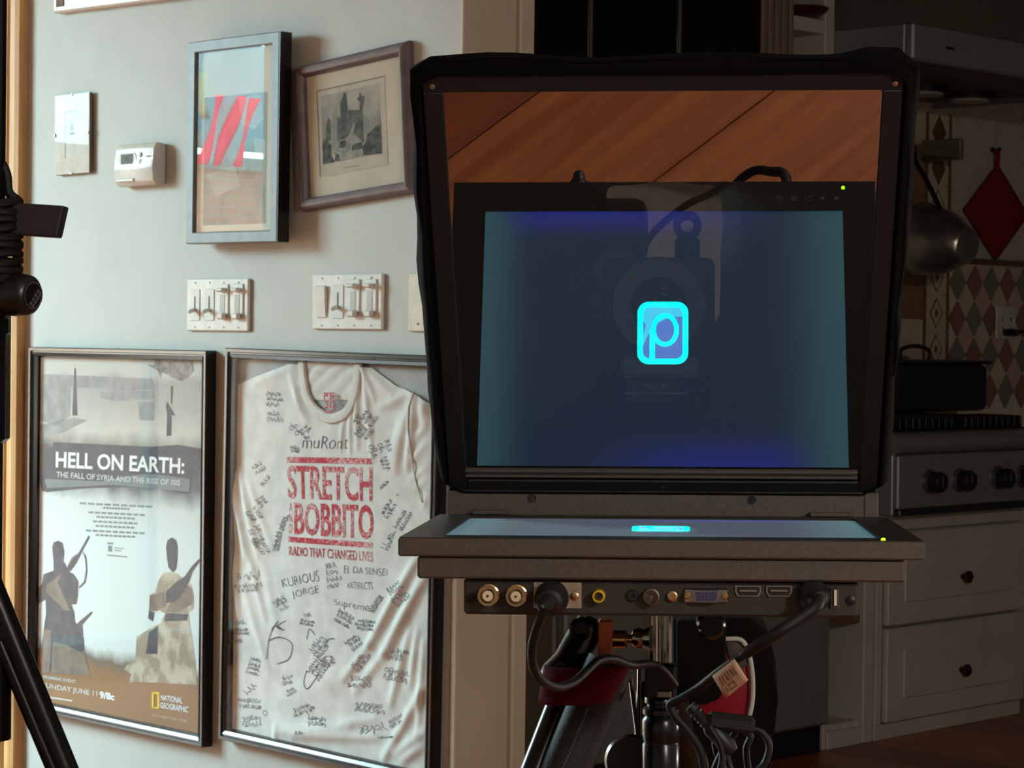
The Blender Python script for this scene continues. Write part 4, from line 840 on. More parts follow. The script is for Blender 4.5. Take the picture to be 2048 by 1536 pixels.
for gx in (0.03, 0.40):
    b = MB(); b.box2((gx, 0.07, 0.262), (gx + 0.345, 0.085, 0.276)); b.box2((gx, 0.63, 0.262), (gx + 0.345, 0.645, 0.276)); b.box2((gx, 0.07, 0.262), (gx + 0.015, 0.645, 0.276)); b.box2((gx + 0.33, 0.07, 0.262), (gx + 0.345, 0.645, 0.276)); b.box2((gx, 0.35, 0.262), (gx + 0.345, 0.365, 0.276))
    for (xx, yy) in ((0.0, 0.07), (0.33, 0.07), (0.0, 0.63), (0.33, 0.63)): b.box2((gx + xx, yy, 0.243), (gx + xx + 0.015, yy + 0.015, 0.262))
    g = b.build('grate', M_iron, t)
    for i in range(10):
        MB().box2((gx + 0.018 + i*0.033, 0.055, 0.246), (gx + 0.026 + i*0.033, 0.22, 0.280), 0.002).build('grate_finger', M_iron, g)
    for yy in (0.21, 0.50):
        MB().lathe([(0.05, 0.243), (0.05, 0.252), (0.03, 0.258), (0, 0.258)], Matrix.Translation((gx + 0.17, yy, 0)), 20).build('burner', M_steel, t, smooth=True)
t = thing('roasting_pan', 'black rectangular roasting pan standing on the back of the cooktop', 'pan', roomM(6.02, 4.30, 0.935))
b = MB(); b.box2((0, 0, 0.002), (0.50, 0.24, 0.155), 0.02, 2); b.build('body', M_iron, t, smooth=True)
MB().box2((-0.01, -0.01, 0.155), (0.51, 0.25, 0.168), 0.006).build('lid', mat('black_enamel', (26, 25, 24), 0.3), t)
b = MB(); b.tube(spline([(0.17, 0.12, 0.168), (0.175, 0.12, 0.20), (0.25, 0.12, 0.212), (0.325, 0.12, 0.20), (0.33, 0.12, 0.168)], 5), 0.007, 8); b.build('handle', M_iron, t, smooth=True)
# tiled splashback: each tile its own piece on the kitchen wall
TZ0 = 0.95
def tile(poly, th, m, name='tile'):     # poly in (a, z) on the kitchen wall
    b = MB(); b.prism(poly, lambda x, z, k: Vector((x, 4.66 if k == 0 else 4.66 - th, z)), 1)
    return b.build(name, m, WK)
M_tg = mat('tile_sage', (132, 136, 124), 0.35); M_tr = mat('tile_rust', (148, 108, 94), 0.35); M_tcr = mat('tile_cream', (212, 200, 174), 0.35); M_tpk = mat('tile_blush', (208, 182, 162), 0.35)
M_tb = mat('tile_border_brown', (126, 96, 62), 0.4); M_tw2 = mat('tile_white_plank', (206, 198, 186), 0.3); M_tred = mat('tile_terracotta', (150, 108, 86), 0.4)
dw, dh, g_ = 0.104, 0.128, 0.004
A_L = 6.80
zr = 1.372
for r_ in range(0, 7):
    zc_ = zr - r_*dh/2
    for q_ in range(0, 9):
        xc = A_L + dw/2 + q_*dw + (dw/2 if r_ % 2 else 0)
        if xc > 7.62: continue
        m_ = ((M_tg, M_tr)[(q_ + r_//2) % 2]) if r_ % 2 == 0 else ((M_tcr, M_tpk)[(q_ + r_//2) % 2])
        tile([(xc - dw/2 + g_, zc_), (xc, zc_ - dh/2 + g_), (xc + dw/2 - g_, zc_), (xc, zc_ + dh/2 - g_)], 0.008, m_)
for q_ in range(0, 8):      # half tiles along the top
    xc = A_L + dw + q_*dw
    tile([(xc - dw/2 + g_, zr + dh/2 - g_/2), (xc, zr + g_), (xc + dw/2 - g_, zr + dh/2 - g_/2)], 0.008, (M_tcr, M_tpk)[q_ % 2])
tile([(6.80, 1.438), (7.7, 1.438), (7.7, 1.458), (6.80, 1.458)], 0.014, mat('tile_rail', (96, 80, 58), 0.4), 'rail_tile')
for i in range(5):
    x = 6.805 + i*0.137
    tile([(x, 1.462), (x + 0.127, 1.462), (x + 0.127, 1.95), (x, 1.95)], 0.010, M_tw2, 'plank_tile')
for x in (6.645, 6.782): tile([(x, 1.06), (x + 0.014, 1.06), (x + 0.014, 1.95), (x, 1.95)], 0.010, M_tb, 'border_strip')
for i in range(7):
    z = 1.075 + i*0.125
    tl = tile([(6.661, z), (6.780, z), (6.780, z + 0.122), (6.661, z + 0.122)], 0.008, M_tcr, 'motif_tile')
    cx_, cz_ = 6.7205, z + 0.061
    def dia(rx, rz, m_, th, nm):
        b = MB(); b.prism([(cx_ - rx, cz_), (cx_, cz_ - rz), (cx_ + rx, cz_), (cx_, cz_ + rz)], lambda x, zz, k: Vector((x, 4.653 if k == 0 else 4.653 - th, zz)), 1)
        return b.build(nm, m_, tl)
    if i >= 5: dia(0.042, 0.058, mat('motif_brown', (104, 78, 54), 0.4), 0.003, 'motif')
    else:
        dia(0.040, 0.054, M_tb, 0.0022, 'motif_outline'); dia(0.032, 0.044, M_tcr, 0.003, 'motif_field'); dia(0.012, 0.018, M_tb, 0.0036, 'motif_heart')
for i in range(5):
    z = 1.06 + i*0.18
    tile([(6.44, z), (6.642, z), (6.642, z + 0.176), (6.44, z + 0.176)], 0.008, M_tred if i in (1, 2, 3) else M_tcr, 'side_tile')
tile([(6.44, 1.03), (6.80, 1.03), (6.80, 1.056), (6.44, 1.056)], 0.012, M_tb, 'border_strip')
for i in range(3): tile([(6.44 + i*0.122, 0.93), (6.558 + i*0.122, 0.93), (6.558 + i*0.122, 1.026), (6.44 + i*0.122, 1.026)], 0.008, (M_tcr, M_tpk, M_tcr)[i], 'side_tile')
# rail with end bracket
t = thing('utensil_rail', 'dark metal rail with upright end bracket on the tiled border', 'rail', roomM(6.30, 4.50, 1.80))
M_rail = mat('aged_brass_rail', (120, 112, 92), 0.5, 0.3)
MB().box2((0, -0.008, -0.018), (0.335, 0.008, 0.012), 0.003).build('bar', M_rail, t)
MB().box2((0.312, -0.010, -0.022), (0.335, 0.148, 0.050), 0.004).build('bracket', M_rail, t)
MB().box2((0.0, -0.010, -0.018), (0.02, 0.148, 0.018), 0.004).build('bracket', M_rail, t)
# hanging pan
M_pan = mat('worn_steel_pan', (186, 182, 174), 0.3, 0.85, rgb2=(150, 146, 140), scale=12)
t = thing('hanging_saucepan', 'shiny steel saucepan hanging on its side under the rail', 'pan', Matrix.Translation(RW(6.34, 4.36, 1.485)) @ Matrix.Rotation(math.radians(45), 4, 'Z'))
dirv = Vector((-0.12, -0.97, -0.14)).normalized()
MB().lathe_dir(Vector((0, 0, 0)) - dirv*0.10, dirv, [(0.0, 0.012), (0.118, 0.012), (0.122, 0.0), (0.118, 0.002), (0.115, 0.05), (0.100, 0.11), (0.075, 0.16), (0.062, 0.185), (0.058, 0.19), (0.0, 0.192)], 36).build('bowl', M_pan, t, smooth=True)
MB().lathe_dir(dirv*0.09, dirv, [(0.058, 0), (0.060, 0.004), (0.054, 0.010), (0.045, 0.006), (0.0, 0.006)], 32).build('base_ring', M_pan, t, smooth=True)
b = MB(); b.tube(spline([(-0.03, 0, 0.11), (-0.02, 0.06, 0.20), (0.0, 0.12, 0.27), (0.02, 0.14, 0.32)], 6), [0.009]*19, 8); b.build('handle', M_blackm, t, smooth=True)
# potholder and its hook
px_ = kit(1985, 425, 4.64)
t = thing('potholder', 'dark red quilted potholder hanging by a corner loop', 'potholder', roomM(px_[0], 4.630, px_[1]))
b = MB(); n_ = 16; hw, hh_ = 0.200, 0.168
g = [[None]*(n_+1) for _ in range(n_+1)]
for i in range(n_+1):
    for j in range(n_+1):
        u, v = i/n_*2 - 1, j/n_*2 - 1
        x, z = (u - v)/2*hw, (u + v)/2*hh_
        puff = 0.006*abs(math.sin(u*3*math.pi)*math.sin(v*3*math.pi))**0.5*(1 if max(abs(u), abs(v)) < .99 else 0)
        g[i][j] = b.bm.verts.new((x, -0.006 - puff, z))
for i in range(n_):
    for j in range(n_): b.bm.faces.new((g[i][j], g[i+1][j], g[i+1][j+1], g[i][j+1]))
o = b.build('pad', mat('maroon_cotton', (140, 34, 46), 0.95, spec=0.1, bump=0.3, bscale=300), t, smooth=True); md = o.modifiers.new('s', 'SOLIDIFY'); md.thickness = 0.010; md.offset = 0
b = MB(); b.tube(spline([(-0.004, -0.006, 0.163), (-0.010, -0.008, 0.20), (-0.004, -0.008, 0.222), (0.006, -0.008, 0.20), (0.004, -0.006, 0.163)], 5), 0.006, 6); b.build('loop', MATS['maroon_cotton'], t, smooth=True)
b = MB(); b.lathe_dir((-0.006, 0.012, 0.222), (0, -1, 0), [(0.010, 0), (0.010, 0.004), (0.004, 0.006), (0.004, 0.03), (0.008, 0.034), (0, 0.036)], 14); b.build('hook', M_bronze, t, smooth=True)
# outlet with plug
ox, oz = kit(2008, 645, 4.65)
t = thing('outlet_plate', 'white outlet plate on the diamond tiles above the cooktop', 'outlet', roomM(ox, 4.648, oz))
MB().box((0, -0.004, 0), (0.125, 0.008, 0.118), 0.003).build('plate', M_white_pl, t)
for x in (-0.025, 0.03):
    for zz in (0.012, -0.02): MB().box((x, -0.0085, zz), (0.004, 0.002, 0.014)).build('socket_slot', M_black, t)
t = thing('power_plug', 'black plug with a cord running off to the right', 'plug', roomM(ox, 4.638, oz - 0.035))
b = MB(); b.box((0.01, -0.012, 0), (0.075, 0.024, 0.024), 0.006, None, 2); b.build('plug_body', M_black, t, smooth=True)
b = MB(); b.tube(spline([(0.045, -0.012, 0), (0.10, -0.02, 0.004), (0.2, -0.02, -0.02), (0.4, -0.02, -0.05)], 5), 0.006, 8); b.build('cord', M_black, t, smooth=True)

# ------------------------------------------------------------------ teleprompter (own axes: x right, y away from the viewer, z up from the screen plane)
PR = thing('teleprompter', 'black teleprompter with slanted glass hood and flat monitor showing a cyan P logo', 'teleprompter', RIG_M)
WO = 0.1805; FAR = 0.281
M_bez = mat('bezel_black', (26, 25, 24), 0.4, bump=0.03)
# monitor casing
b = MB(); b.box2((-WO, 0.0, -0.0128), (WO, 0.0275, 0.0), 0.0012); b.box2((-WO, 0.2575, -0.0128), (WO, FAR, 0.0), 0.0012); b.box2((-WO, 0.0275, -0.0128), (-0.1525, 0.2575, 0.0), 0.0008); b.box2((0.1525, 0.0275, -0.0128), (WO, 0.2575, 0.0), 0.0008)
mon = b.build('monitor_bezel', M_char, PR)
b = MB()
for lo, hi in (((-WO + .0008, 0.0008, 0), (WO - .0008, 0.0278, 0.0004)), ((-WO + .0008, 0.2572, 0), (WO - .0008, FAR - .0008, 0.0004)), ((-WO + .0008, 0.0278, 0), (-0.1522, 0.2572, 0.0004)), ((0.1522, 0.0278, 0), (WO - .0008, 0.2572, 0.0004))): b.box2(lo, hi)
b.build('bezel_face', M_bez, mon)
MB().box2((-0.1675, 0.004, -0.0284), (0.1675, 0.262, -0.0128), 0.0015).build('monitor_housing', M_char, PR)
# the lit screen
ms = bpy.data.materials.new('screen_glow'); ms.use_nodes = True; nt = ms.node_tree; L = nt.links.new; bs = nt.nodes['Principled BSDF']
bs.inputs['Base Color'].default_value = (0.03, 0.032, 0.032, 1); bs.inputs['Sheen Weight'].default_value = 0.16; bs.inputs['Sheen Tint'].default_value = (0.95, 1.0, 0.9, 1); bs.inputs['Sheen Roughness'].default_value = 0.4; bs.inputs['Roughness'].default_value = 0.35; bs.inputs['Specular IOR Level'].default_value = 0.55
tc = nt.nodes.new('ShaderNodeTexCoord'); sp = nt.nodes.new('ShaderNodeSeparateXYZ'); L(tc.outputs['Object'], sp.inputs[0])
def mrange(sock, a_, b_):
    n_ = nt.nodes.new('ShaderNodeMapRange'); n_.inputs['From Min'].default_value = a_; n_.inputs['From Max'].default_value = b_; n_.interpolation_type = 'SMOOTHSTEP'; L(sock, n_.inputs['Value']); return n_.outputs['Result']
def mth(op, a_, b_=None):
    n_ = nt.nodes.new('ShaderNodeMath'); n_.operation = op; n_.use_clamp = False
    for k_, v_ in enumerate((a_, b_)):
        if v_ is None: continue
        if isinstance(v_, (int, float)): n_.inputs[k_].default_value = v_
        else: L(v_, n_.inputs[k_])
    return n_.outputs['Value']
X_, Y_ = sp.outputs['X'], sp.outputs['Y']
def mixc(fac, c1, c2):
    n_ = nt.nodes.new('ShaderNodeMix'); n_.data_type = 'RGBA'; L(fac, n_.inputs[0])
    for k_, c_ in ((6, c1), (7, c2)):
        if isinstance(c_, tuple): n_.inputs[k_].default_value = (*c_, 1)
        else: L(c_, n_.inputs[k_])
    return n_.outputs[2]
BASE = lin((30, 46, 66)); TEAL = lin((54, 92, 100)); BLUE = lin((38, 44, 132))
near_edge = mrange(Y_, 0.058, 0.026); far_edge = mrange(Y_, 0.220, 0.262); le = mrange(X_, -0.105, -0.160); re = mrange(X_, 0.085, 0.160)
colr = mixc(mth('MULTIPLY', mth('MAXIMUM', le, re), 0.8), BASE, TEAL)
bl1 = mth('MULTIPLY', near_edge, mrange(X_, 0.11, -0.02)); bl1 = mth('MULTIPLY', bl1, mrange(X_, -0.15, -0.10))
bl2 = mth('MULTIPLY', far_edge, mth('MULTIPLY', mrange(X_, -0.08, 0.04), mrange(X_, 0.14, 0.085)))
colr = mixc(mth('MULTIPLY', mth('MAXIMUM', bl1, bl2), 0.9), colr, BLUE)
L(colr, bs.inputs['Emission Color']); bs.inputs['Emission Strength'].default_value = 1.55
MB().box2((-0.1525, 0.0275, -0.006), (0.1525, 0.2575, -0.0015)).build('screen', ms, PR)
# logo on the screen (right way up in the glass)
LX0, LX1, LY0, LY1 = -0.0211, 0.0215, 0.1109, 0.1671
def lg(X, Y, d=0.0): return Vector((LX0 + (LX1-LX0)*(X - 575)/318, LY0 + (LY1-LY0)*(Y - 712)/403, -0.0013 + d))
def rrect(x0, y0, x1, y1, r, n=8):
    pts = []
    for cx_, cy_, a_ in ((x1 - r, y0 + r, -90), (x1 - r, y1 - r, 0), (x0 + r, y1 - r, 90), (x0 + r, y0 + r, 180)):
        for k_ in range(n+1): an = math.radians(a_ + 90*k_/n); pts.append((cx_ + r*math.cos(an), cy_ + r*math.sin(an)))
    return pts
def ring(o, i, m, name, d):
    b = MB(); n_ = len(o); A_ = [b.bm.verts.new(lg(*p, d)) for p in o]; C_ = [b.bm.verts.new(lg(*p, d)) for p in i]
    for k_ in range(n_): b.bm.faces.new((A_[k_], A_[(k_+1) % n_], C_[(k_+1) % n_], C_[k_]))
    return b.build(name, m, logo)
E_cy = emit_mat('logo_cyan', (0, 255, 236), 3.0); E_lav = emit_mat('logo_lavender', (92, 132, 214), 2.0); E_pale = emit_mat('logo_pale_cyan', (70, 200, 236), 2.4)
b = MB(); b.face([lg(*p) for p in rrect(590, 728, 880, 1100, 55)]); logo = b.build('logo', E_lav, PR, fix=False)
sheet('logo_highlight', [[(600, 760), (640, 740), (860, 742), (872, 808), (780, 810), (700, 850), (640, 930), (610, 1000), (602, 980), (628, 860), (598, 820)]], E_pale, logo, lambda x, y: lg(x, y, 0.0002))
ring(rrect(575, 712, 893, 1115, 72), rrect(611, 748, 857, 1079, 42), E_cy, 'logo_border', 0.0004)
ell = lambda rx, ry: [(748 + rx*math.cos(2*math.pi*k_/48), 895 + ry*math.sin(2*math.pi*k_/48)) for k_ in range(48)]
ring(ell(87, 108), ell(57, 78), E_cy, 'letter_bowl', 0.0004)
sheet('letter_stem', [[(652, 900), (686, 860), (686, 1112), (652, 1112)]], E_cy, logo, lambda x, y: lg(x, y, 0.0005))
sheet('letter_inside', [[(690, 862), (700, 860), (700, 955), (690, 950)]], E_lav, logo, lambda x, y: lg(x, y, 0.0002))
# status light and printed key symbols on the near bezel
MB().lathe([(0.0016, 0.0), (0.0014, 0.0012), (0.0005, 0.0016)], Matrix.Translation((0.1529, 0.0068, 0.0003)), 14).build('status_light', emit_mat('led_green', (150, 255, 10), 4.5), PR, smooth=True)
M_sym = mat('symbol_grey', (120, 122, 118), 0.6)
SY = 0.0165
def sym(x): return lambda u, v: Vector((x + u, SY - v, 0.0007))
def circ(r0, r1, a0_=0, a1_=360, n=18):
    o = [(r1*math.cos(math.radians(a0_ + (a1_-a0_)*k_/n)), r1*math.sin(math.radians(a0_ + (a1_-a0_)*k_/n))) for k_ in range(n+1)]
    i = [(r0*math.cos(math.radians(a0_ + (a1_-a0_)*k_/n)), r0*math.sin(math.radians(a0_ + (a1_-a0_)*k_/n))) for k_ in range(n+1)]
    return [[o[k_], o[k_+1], i[k_+1], i[k_]] for k_ in range(n)]
xs = (0.0985, 0.1110, 0.1235, 0.1345, 0.1475)
sheet('symbol_input', circ(0.0020, 0.0026, -130, 130) + [[(-0.004, 0.0004), (0.001, 0.0004), (0.001, -0.0004), (-0.004, -0.0004)]], M_sym, mon, sym(xs[0]))
sheet('symbol_menu', [[(-0.0025, 0.0022), (0.0025, 0.0022), (0.0025, 0.0012), (-0.0025, 0.0012)], [(-0.0025, 0.0005), (0.0025, 0.0005), (0.0025, -0.0005), (-0.0025, -0.0005)], [(-0.0025, -0.0012), (0.0025, -0.0012), (0.0025, -0.0022), (-0.0025, -0.0022)]], M_sym, mon, sym(xs[1]))
sheet('symbol_power', circ(0.0020, 0.0026, 120, 420) + [[(-0.0003, 0.0028), (0.0003, 0.0028), (0.0003, 0.0004), (-0.0003, 0.0004)]], M_sym, mon, sym(xs[2]))
sheet('symbol_left', [[(-0.0024, 0), (0.002, 0.002), (0.002, -0.002)]], M_sym, mon, sym(xs[3]))
sheet('symbol_right', [[(0.0024, 0), (-0.002, 0.002), (-0.002, -0.002)]], M_sym, mon, sym(xs[4]))
# connector box under the monitor
CY = 0.012
b = MB(); b.box2((-0.1358, CY, -0.0537), (0.1364, 0.10, -0.0284), 0.0018); cbx = b.build('connector_box', mat('connector_box_black', (50, 46, 42), 0.45, rgb2=(44, 41, 38), scale=200, bump=0.1, bscale=800), PR)
def cprof(px, py, prof, name, m, parent=cbx, n=24):
    P = rig(px, py, CY); return MB().lathe_dir((P.x, CY, P.z), (0, -1, 0), prof, n).build(name, m, parent, smooth=True)
for px, py in ((978, 1189), (1034, 1190)):
    q = cprof(px, py, [(0.0074, 0), (0.0074, 0.002), (0.0064, 0.0024), (0.0064, 0.010), (0.0070, 0.0105), (0.0070, 0.012), (0.0052, 0.012), (0.0050, 0.004), (0, 0.004)], 'coax_socket', M_gold)
    P = rig(px, py, CY)
    MB().lathe_dir((P.x, CY, P.z), (0, -1, 0), [(0.0036, 0.004), (0.0036, 0.0112), (0.0008, 0.0112)], 18).build('insulator', mat('ivory_insulator', (232, 214, 180), 0.5), q, smooth=True)
    MB().lathe_dir((P.x, CY, P.z), (0, -1, 0), [(0.0009, 0.010), (0.0009, 0.0118)], 10).build('pin', mat('pin_brass_dark', (150, 110, 60), 0.3, 0.8), q)
    MB().box((P.x + 0.0066, CY - 0.008, P.z + 0.002), (0.003, 0.0024, 0.0024), 0.0005).build('bayonet_lug', M_gold, q)
P0, P1 = rig(1067, 1163, CY), rig(1163, 1217, CY)
pl = MB().box2((P0.x, CY - 0.0012, P1.z), (P1.x, CY, P0.z), 0.0004).build('power_plate', mat('nickel_plate', (186, 172, 150), 0.35, 0.35, rgb2=(150, 136, 116), scale=90), cbx)
for px in (1076, 1150): cprof(px, 1192, [(0.0030, 0.0012), (0.0030, 0.0022), (0.002, 0.0028), (0, 0.0028)], 'screw', M_gold, pl, 14)
q = cprof(1198, 1191, [(0.0046, 0), (0.0046, 0.002), (0.0042, 0.009), (0.0032, 0.0092), (0.0030, 0.004), (0, 0.004)], 'video_socket', mat('yellow_ring', (226, 186, 40), 0.4))
P = rig(1198, 1191, CY); MB().lathe_dir((P.x, CY, P.z), (0, -1, 0), [(0.0016, 0.004), (0.0016, 0.0086), (0.0013, 0.0086)], 12).build('socket_hole', M_black, q)
cprof(1265, 1191, [(0.0040, 0), (0.0040, 0.0022), (0.0034, 0.003), (0.0018, 0.003), (0.0016, 0.001), (0, 0.001)], 'jack_socket', M_black)
cprof(1303, 1192, [(0.0056, 0), (0.0056, 0.008), (0.0048, 0.0082), (0.0045, 0.002), (0.0016, 0.002), (0.0014, 0.007), (0, 0.007)], 'aerial_socket', mat('dull_nickel', (128, 118, 102), 0.35, 0.9))
cprof(1345, 1192, [(0.0036, 0), (0.0036, 0.003), (0.0030, 0.0034), (0.0020, 0.0034), (0.0018, 0.001), (0, 0.001)], 'jack_socket', M_gold)
P = rig(1412, 1191, CY)
vg = MB().box((P.x, CY - 0.001, P.z), (0.0305, 0.002, 0.0098), 0.0008).build('display_socket', M_silver, cbx)
b = MB(); b.prism([(P.x - 0.0088, P.z + 0.0040), (P.x + 0.0088, P.z + 0.0040), (P.x + 0.0076, P.z - 0.0040), (P.x - 0.0076, P.z - 0.0040)], lambda x, z, k: Vector((x, CY - 0.002 if k == 0 else CY - 0.0075, z)), 1); b.build('socket_shell', M_silver, vg)
b = MB(); b.prism([(P.x - 0.0080, P.z + 0.0033), (P.x + 0.0080, P.z + 0.0033), (P.x + 0.0069, P.z - 0.0033), (P.x - 0.0069, P.z - 0.0033)], lambda x, z, k: Vector((x, CY - 0.002 if k == 0 else CY - 0.0079, z)), 1); b.build('socket_face', mat('vga_blue', (70, 66, 104), 0.5), vg)
for r_ in range(3):
    for q_ in range(5): MB().lathe_dir((P.x + (q_ - 2)*0.0027 + (0.0009 if r_ == 1 else 0), CY - 0.0079, P.z + (1 - r_)*0.0020), (0, -1, 0), [(0.0005, 0), (0.0005, 0.0003)], 6).build('pin_hole', M_black, vg)
for dx in (-0.0127, 0.0127): MB().lathe_dir((P.x + dx, CY - 0.002, P.z), (0, -1, 0), [(0.0027, 0), (0.0027, 0.004), (0.0018, 0.0046), (0, 0.0046)], 6).build('hex_post', M_gold, vg)
for px in (1496, 1558):
    P = rig(px, 1182, CY); hd = [(-0.0078, 0.0030), (0.0078, 0.0030), (0.0078, -0.0006), (0.0062, -0.0030), (-0.0062, -0.0030), (-0.0078, -0.0006)]
    b = MB(); b.prism([(P.x + x*1.14, P.z + z*1.25) for x, z in hd], lambda x, z, k: Vector((x, CY if k == 0 else CY - 0.0016, z)), 1); h_ = b.build('media_socket', M_silver, cbx)
    b = MB(); b.prism([(P.x + x, P.z + z) for x, z in hd], lambda x, z, k: Vector((x, CY - 0.001 if k == 0 else CY - 0.0018, z)), 1); b.build('socket_mouth', M_black, h_)
    MB().box((P.x, CY - 0.0024, P.z + 0.0004), (0.0118, 0.0016, 0.0012)).build('socket_tongue', mat('tongue_grey', (120, 112, 100), 0.5), h_)
P = rig(1668, 1196, CY); us = MB().box((P.x, CY - 0.001, P.z), (0.0062, 0.002, 0.0140), 0.0006).build('port_socket', M_silver, cbx)
MB().box((P.x, CY - 0.0015, P.z), (0.0048, 0.002, 0.0124)).build('socket_mouth', M_black, us)
MB().box((P.x + 0.0008, CY - 0.0024, P.z + 0.0004), (0.0018, 0.002, 0.0108)).build('socket_tongue', mat('tongue_white', (230, 222, 206), 0.5), us)
for px, py in ((940, 1195), (1701, 1201)): cprof(px, py, [(0.0034, 0), (0.0034, 0.0008), (0.0018, 0.0016), (0, 0.0016)], 'screw', M_blackm, cbx, 16)
# rear panel between monitor and glass
pn = MB().box2((-0.1735, 0.2815, -0.012), (0.1735, 0.2845, 0.020), 0.0008).build('rear_panel', M_char, PR)
for x in (-0.1047, 0.0725): MB().lathe_dir((x, 0.2815, 0.0135), (0, -1, 0), [(0.0036, 0), (0.0036, 0.0006), (0.0028, 0.0006), (0.0028, -0.002), (0, -0.002)], 18).build('bolt_hole', M_black, pn, smooth=True)
for x0, x1 in ((-0.153, -0.1234), (0.1181, 0.1516)): MB().box2((x0, 0.270, 0.0006), (x1, 0.282, 0.0042), 0.001).build('hinge_tab', M_char, PR)
MB().box2((0.1620, 0.2811, -0.002), (0.1632, 0.2816, 0.020)).build('panel_seam', M_black, pn)
# slanted glass in its frame.  v runs up the slope
GA = math.radians(54.983); GY = 0.2983
def gp(x, v, d=0.0): return Vector((x, GY - v*math.cos(GA) + d*math.sin(GA), v*math.sin(GA) + d*math.cos(GA)))   # d: behind the glass
GM = Matrix.Translation(gp(0, 0)) @ Matrix.Rotation(math.pi/2 + (math.pi/2 - GA), 4, 'X')    # local x across, y up the slope
IX, OX, V0, V1, U0, U1 = 0.1575, 0.1725, 0.046, 0.388, 0.0225, 0.4025
def gbox(b, lo, hi, bev=0.0):     # lo/hi in (x, v, d)
    t_ = bmesh.new(); bmesh.ops.create_cube(t_, size=1.0, matrix=Matrix.Diagonal((hi[0]-lo[0], hi[1]-lo[1], hi[2]-lo[2], 1)))
    if bev: bmesh.ops.bevel(t_, geom=list(t_.edges), offset=bev, segments=1, affect='EDGES', profile=0.5)
    for v_ in t_.verts: v_.co = gp(v_.co.x + (lo[0]+hi[0])/2, v_.co.y + (lo[1]+hi[1])/2, v_.co.z + (lo[2]+hi[2])/2)
    b.merge(t_); return b
M_gf = mat('glass_frame_black', (16, 15, 14), 0.6, bump=0.05, bscale=400)
b = MB(); gbox(b, (-OX, V1, -0.002), (OX, U1, 0.010), 0.001); gbox(b, (-OX, U0, -0.002), (-IX, V1, 0.010), 0.001); gbox(b, (IX, U0, -0.002), (OX, V1, 0.010), 0.001); gbox(b, (-IX, U0, -0.002), (IX, V0 - 0.010, 0.010), 0.001)
gf = b.build('glass_frame', M_gf, PR)
for d0, v_ in ((-0.0024, V0 - 0.0010), (-0.0030, V0 - 0.0056)):
    b = MB(); gbox(b, (-IX - 0.001, v_ - 0.0012, d0), (IX - 0.0015, v_ + 0.0008, 0.002), 0.0004); b.build('glass_ledge', M_char, gf)
for x in (-0.165, 0.166):
    P = gp(x, 0.3935, -0.002); MB().lathe_dir(P, gp(0, 0, -1) - gp(0, 0, 0), [(0.0022, 0), (0.0021, 0.0009), (0.0012, 0.0014), (0, 0.0014)], 14).build('rivet', M_silver, gf, smooth=True)
P = gp(0.0007, 0.029, -0.002); MB().lathe_dir(P, gp(0, 0, -1) - gp(0, 0, 0), [(0.0018, 0), (0.0017, 0.0008), (0, 0.001)], 12).build('rivet', M_silver, gf, smooth=True)
# beam-splitter pane: front face half mirror, rest clear
mbs = bpy.data.materials.new('beam_splitter_coating'); mbs.use_nodes = True; nt = mbs.node_tree; nt.nodes.clear(); L = nt.links.new
o_ = nt.nodes.new('ShaderNodeOutputMaterial'); mx = nt.nodes.new('ShaderNodeMixShader'); tr = nt.nodes.new('ShaderNodeBsdfTransparent'); gl = nt.nodes.new('ShaderNodeBsdfGlossy')
gl.inputs['Roughness'].default_value = 0.0; gl.inputs['Color'].default_value = (1, 1, 1, 1); tr.inputs['Color'].default_value = (0.99, 0.99, 0.99, 1); mx.inputs['Fac'].default_value = 0.42
L(tr.outputs['BSDF'], mx.inputs[1]); L(gl.outputs['BSDF'], mx.inputs[2]); L(mx.outputs['Shader'], o_.inputs['Surface'])
mcl = bpy.data.materials.new('clear_glass_edge'); mcl.use_nodes = True; nt = mcl.node_tree; nt.nodes.clear()
o_ = nt.nodes.new('ShaderNodeOutputMaterial'); tr = nt.nodes.new('ShaderNodeBsdfTransparent'); nt.links.new(tr.outputs['BSDF'], o_.inputs['Surface'])
b = MB(); gbox(b, (-IX - 0.003, V0 - 0.008, 0.0), (IX + 0.003, V1 + 0.003, 0.003))
pane = b.build('mirror_glass', [mbs, mcl], PR)
fn_ = (gp(0, 0, -1) - gp(0, 0, 0)).normalized()
for p in pane.data.polygons: p.material_index = 0 if p.normal.dot(fn_) > 0.9 else 1
# black cloth hood, from the frame back to the camera
b = MB(); NH = 72; rings = []
def rr(t_, x0, x1, z0, z1, r):     # point on a rounded rectangle, t_ 0..1, counter-clockwise from the bottom middle
    pts = [((x0+x1)/2, z0)] + [(p[0], p[1]) for p in rrect(x0, z0, x1, z1, r, 6)] + [((x0+x1)/2, z0)]
    # rrect starts at the lower right corner
    d_ = [0]
    for p, q in zip(pts, pts[1:]): d_.append(d_[-1] + math.hypot(q[0]-p[0], q[1]-p[1]))
    s_ = t_*d_[-1]
    for k_ in range(len(pts)-1):
        if d_[k_] <= s_ <= d_[k_+1] + 1e-9:
            u_ = (s_ - d_[k_])/max(d_[k_+1]-d_[k_], 1e-9); return (pts[k_][0]*(1-u_) + pts[k_+1][0]*u_, pts[k_][1]*(1-u_) + pts[k_+1][1]*u_)
    return pts[-1]
def wob(x, y, z, s_, a_): return a_*mnoise.noise(Vector((x*s_ + 3, y*s_, z*s_)))
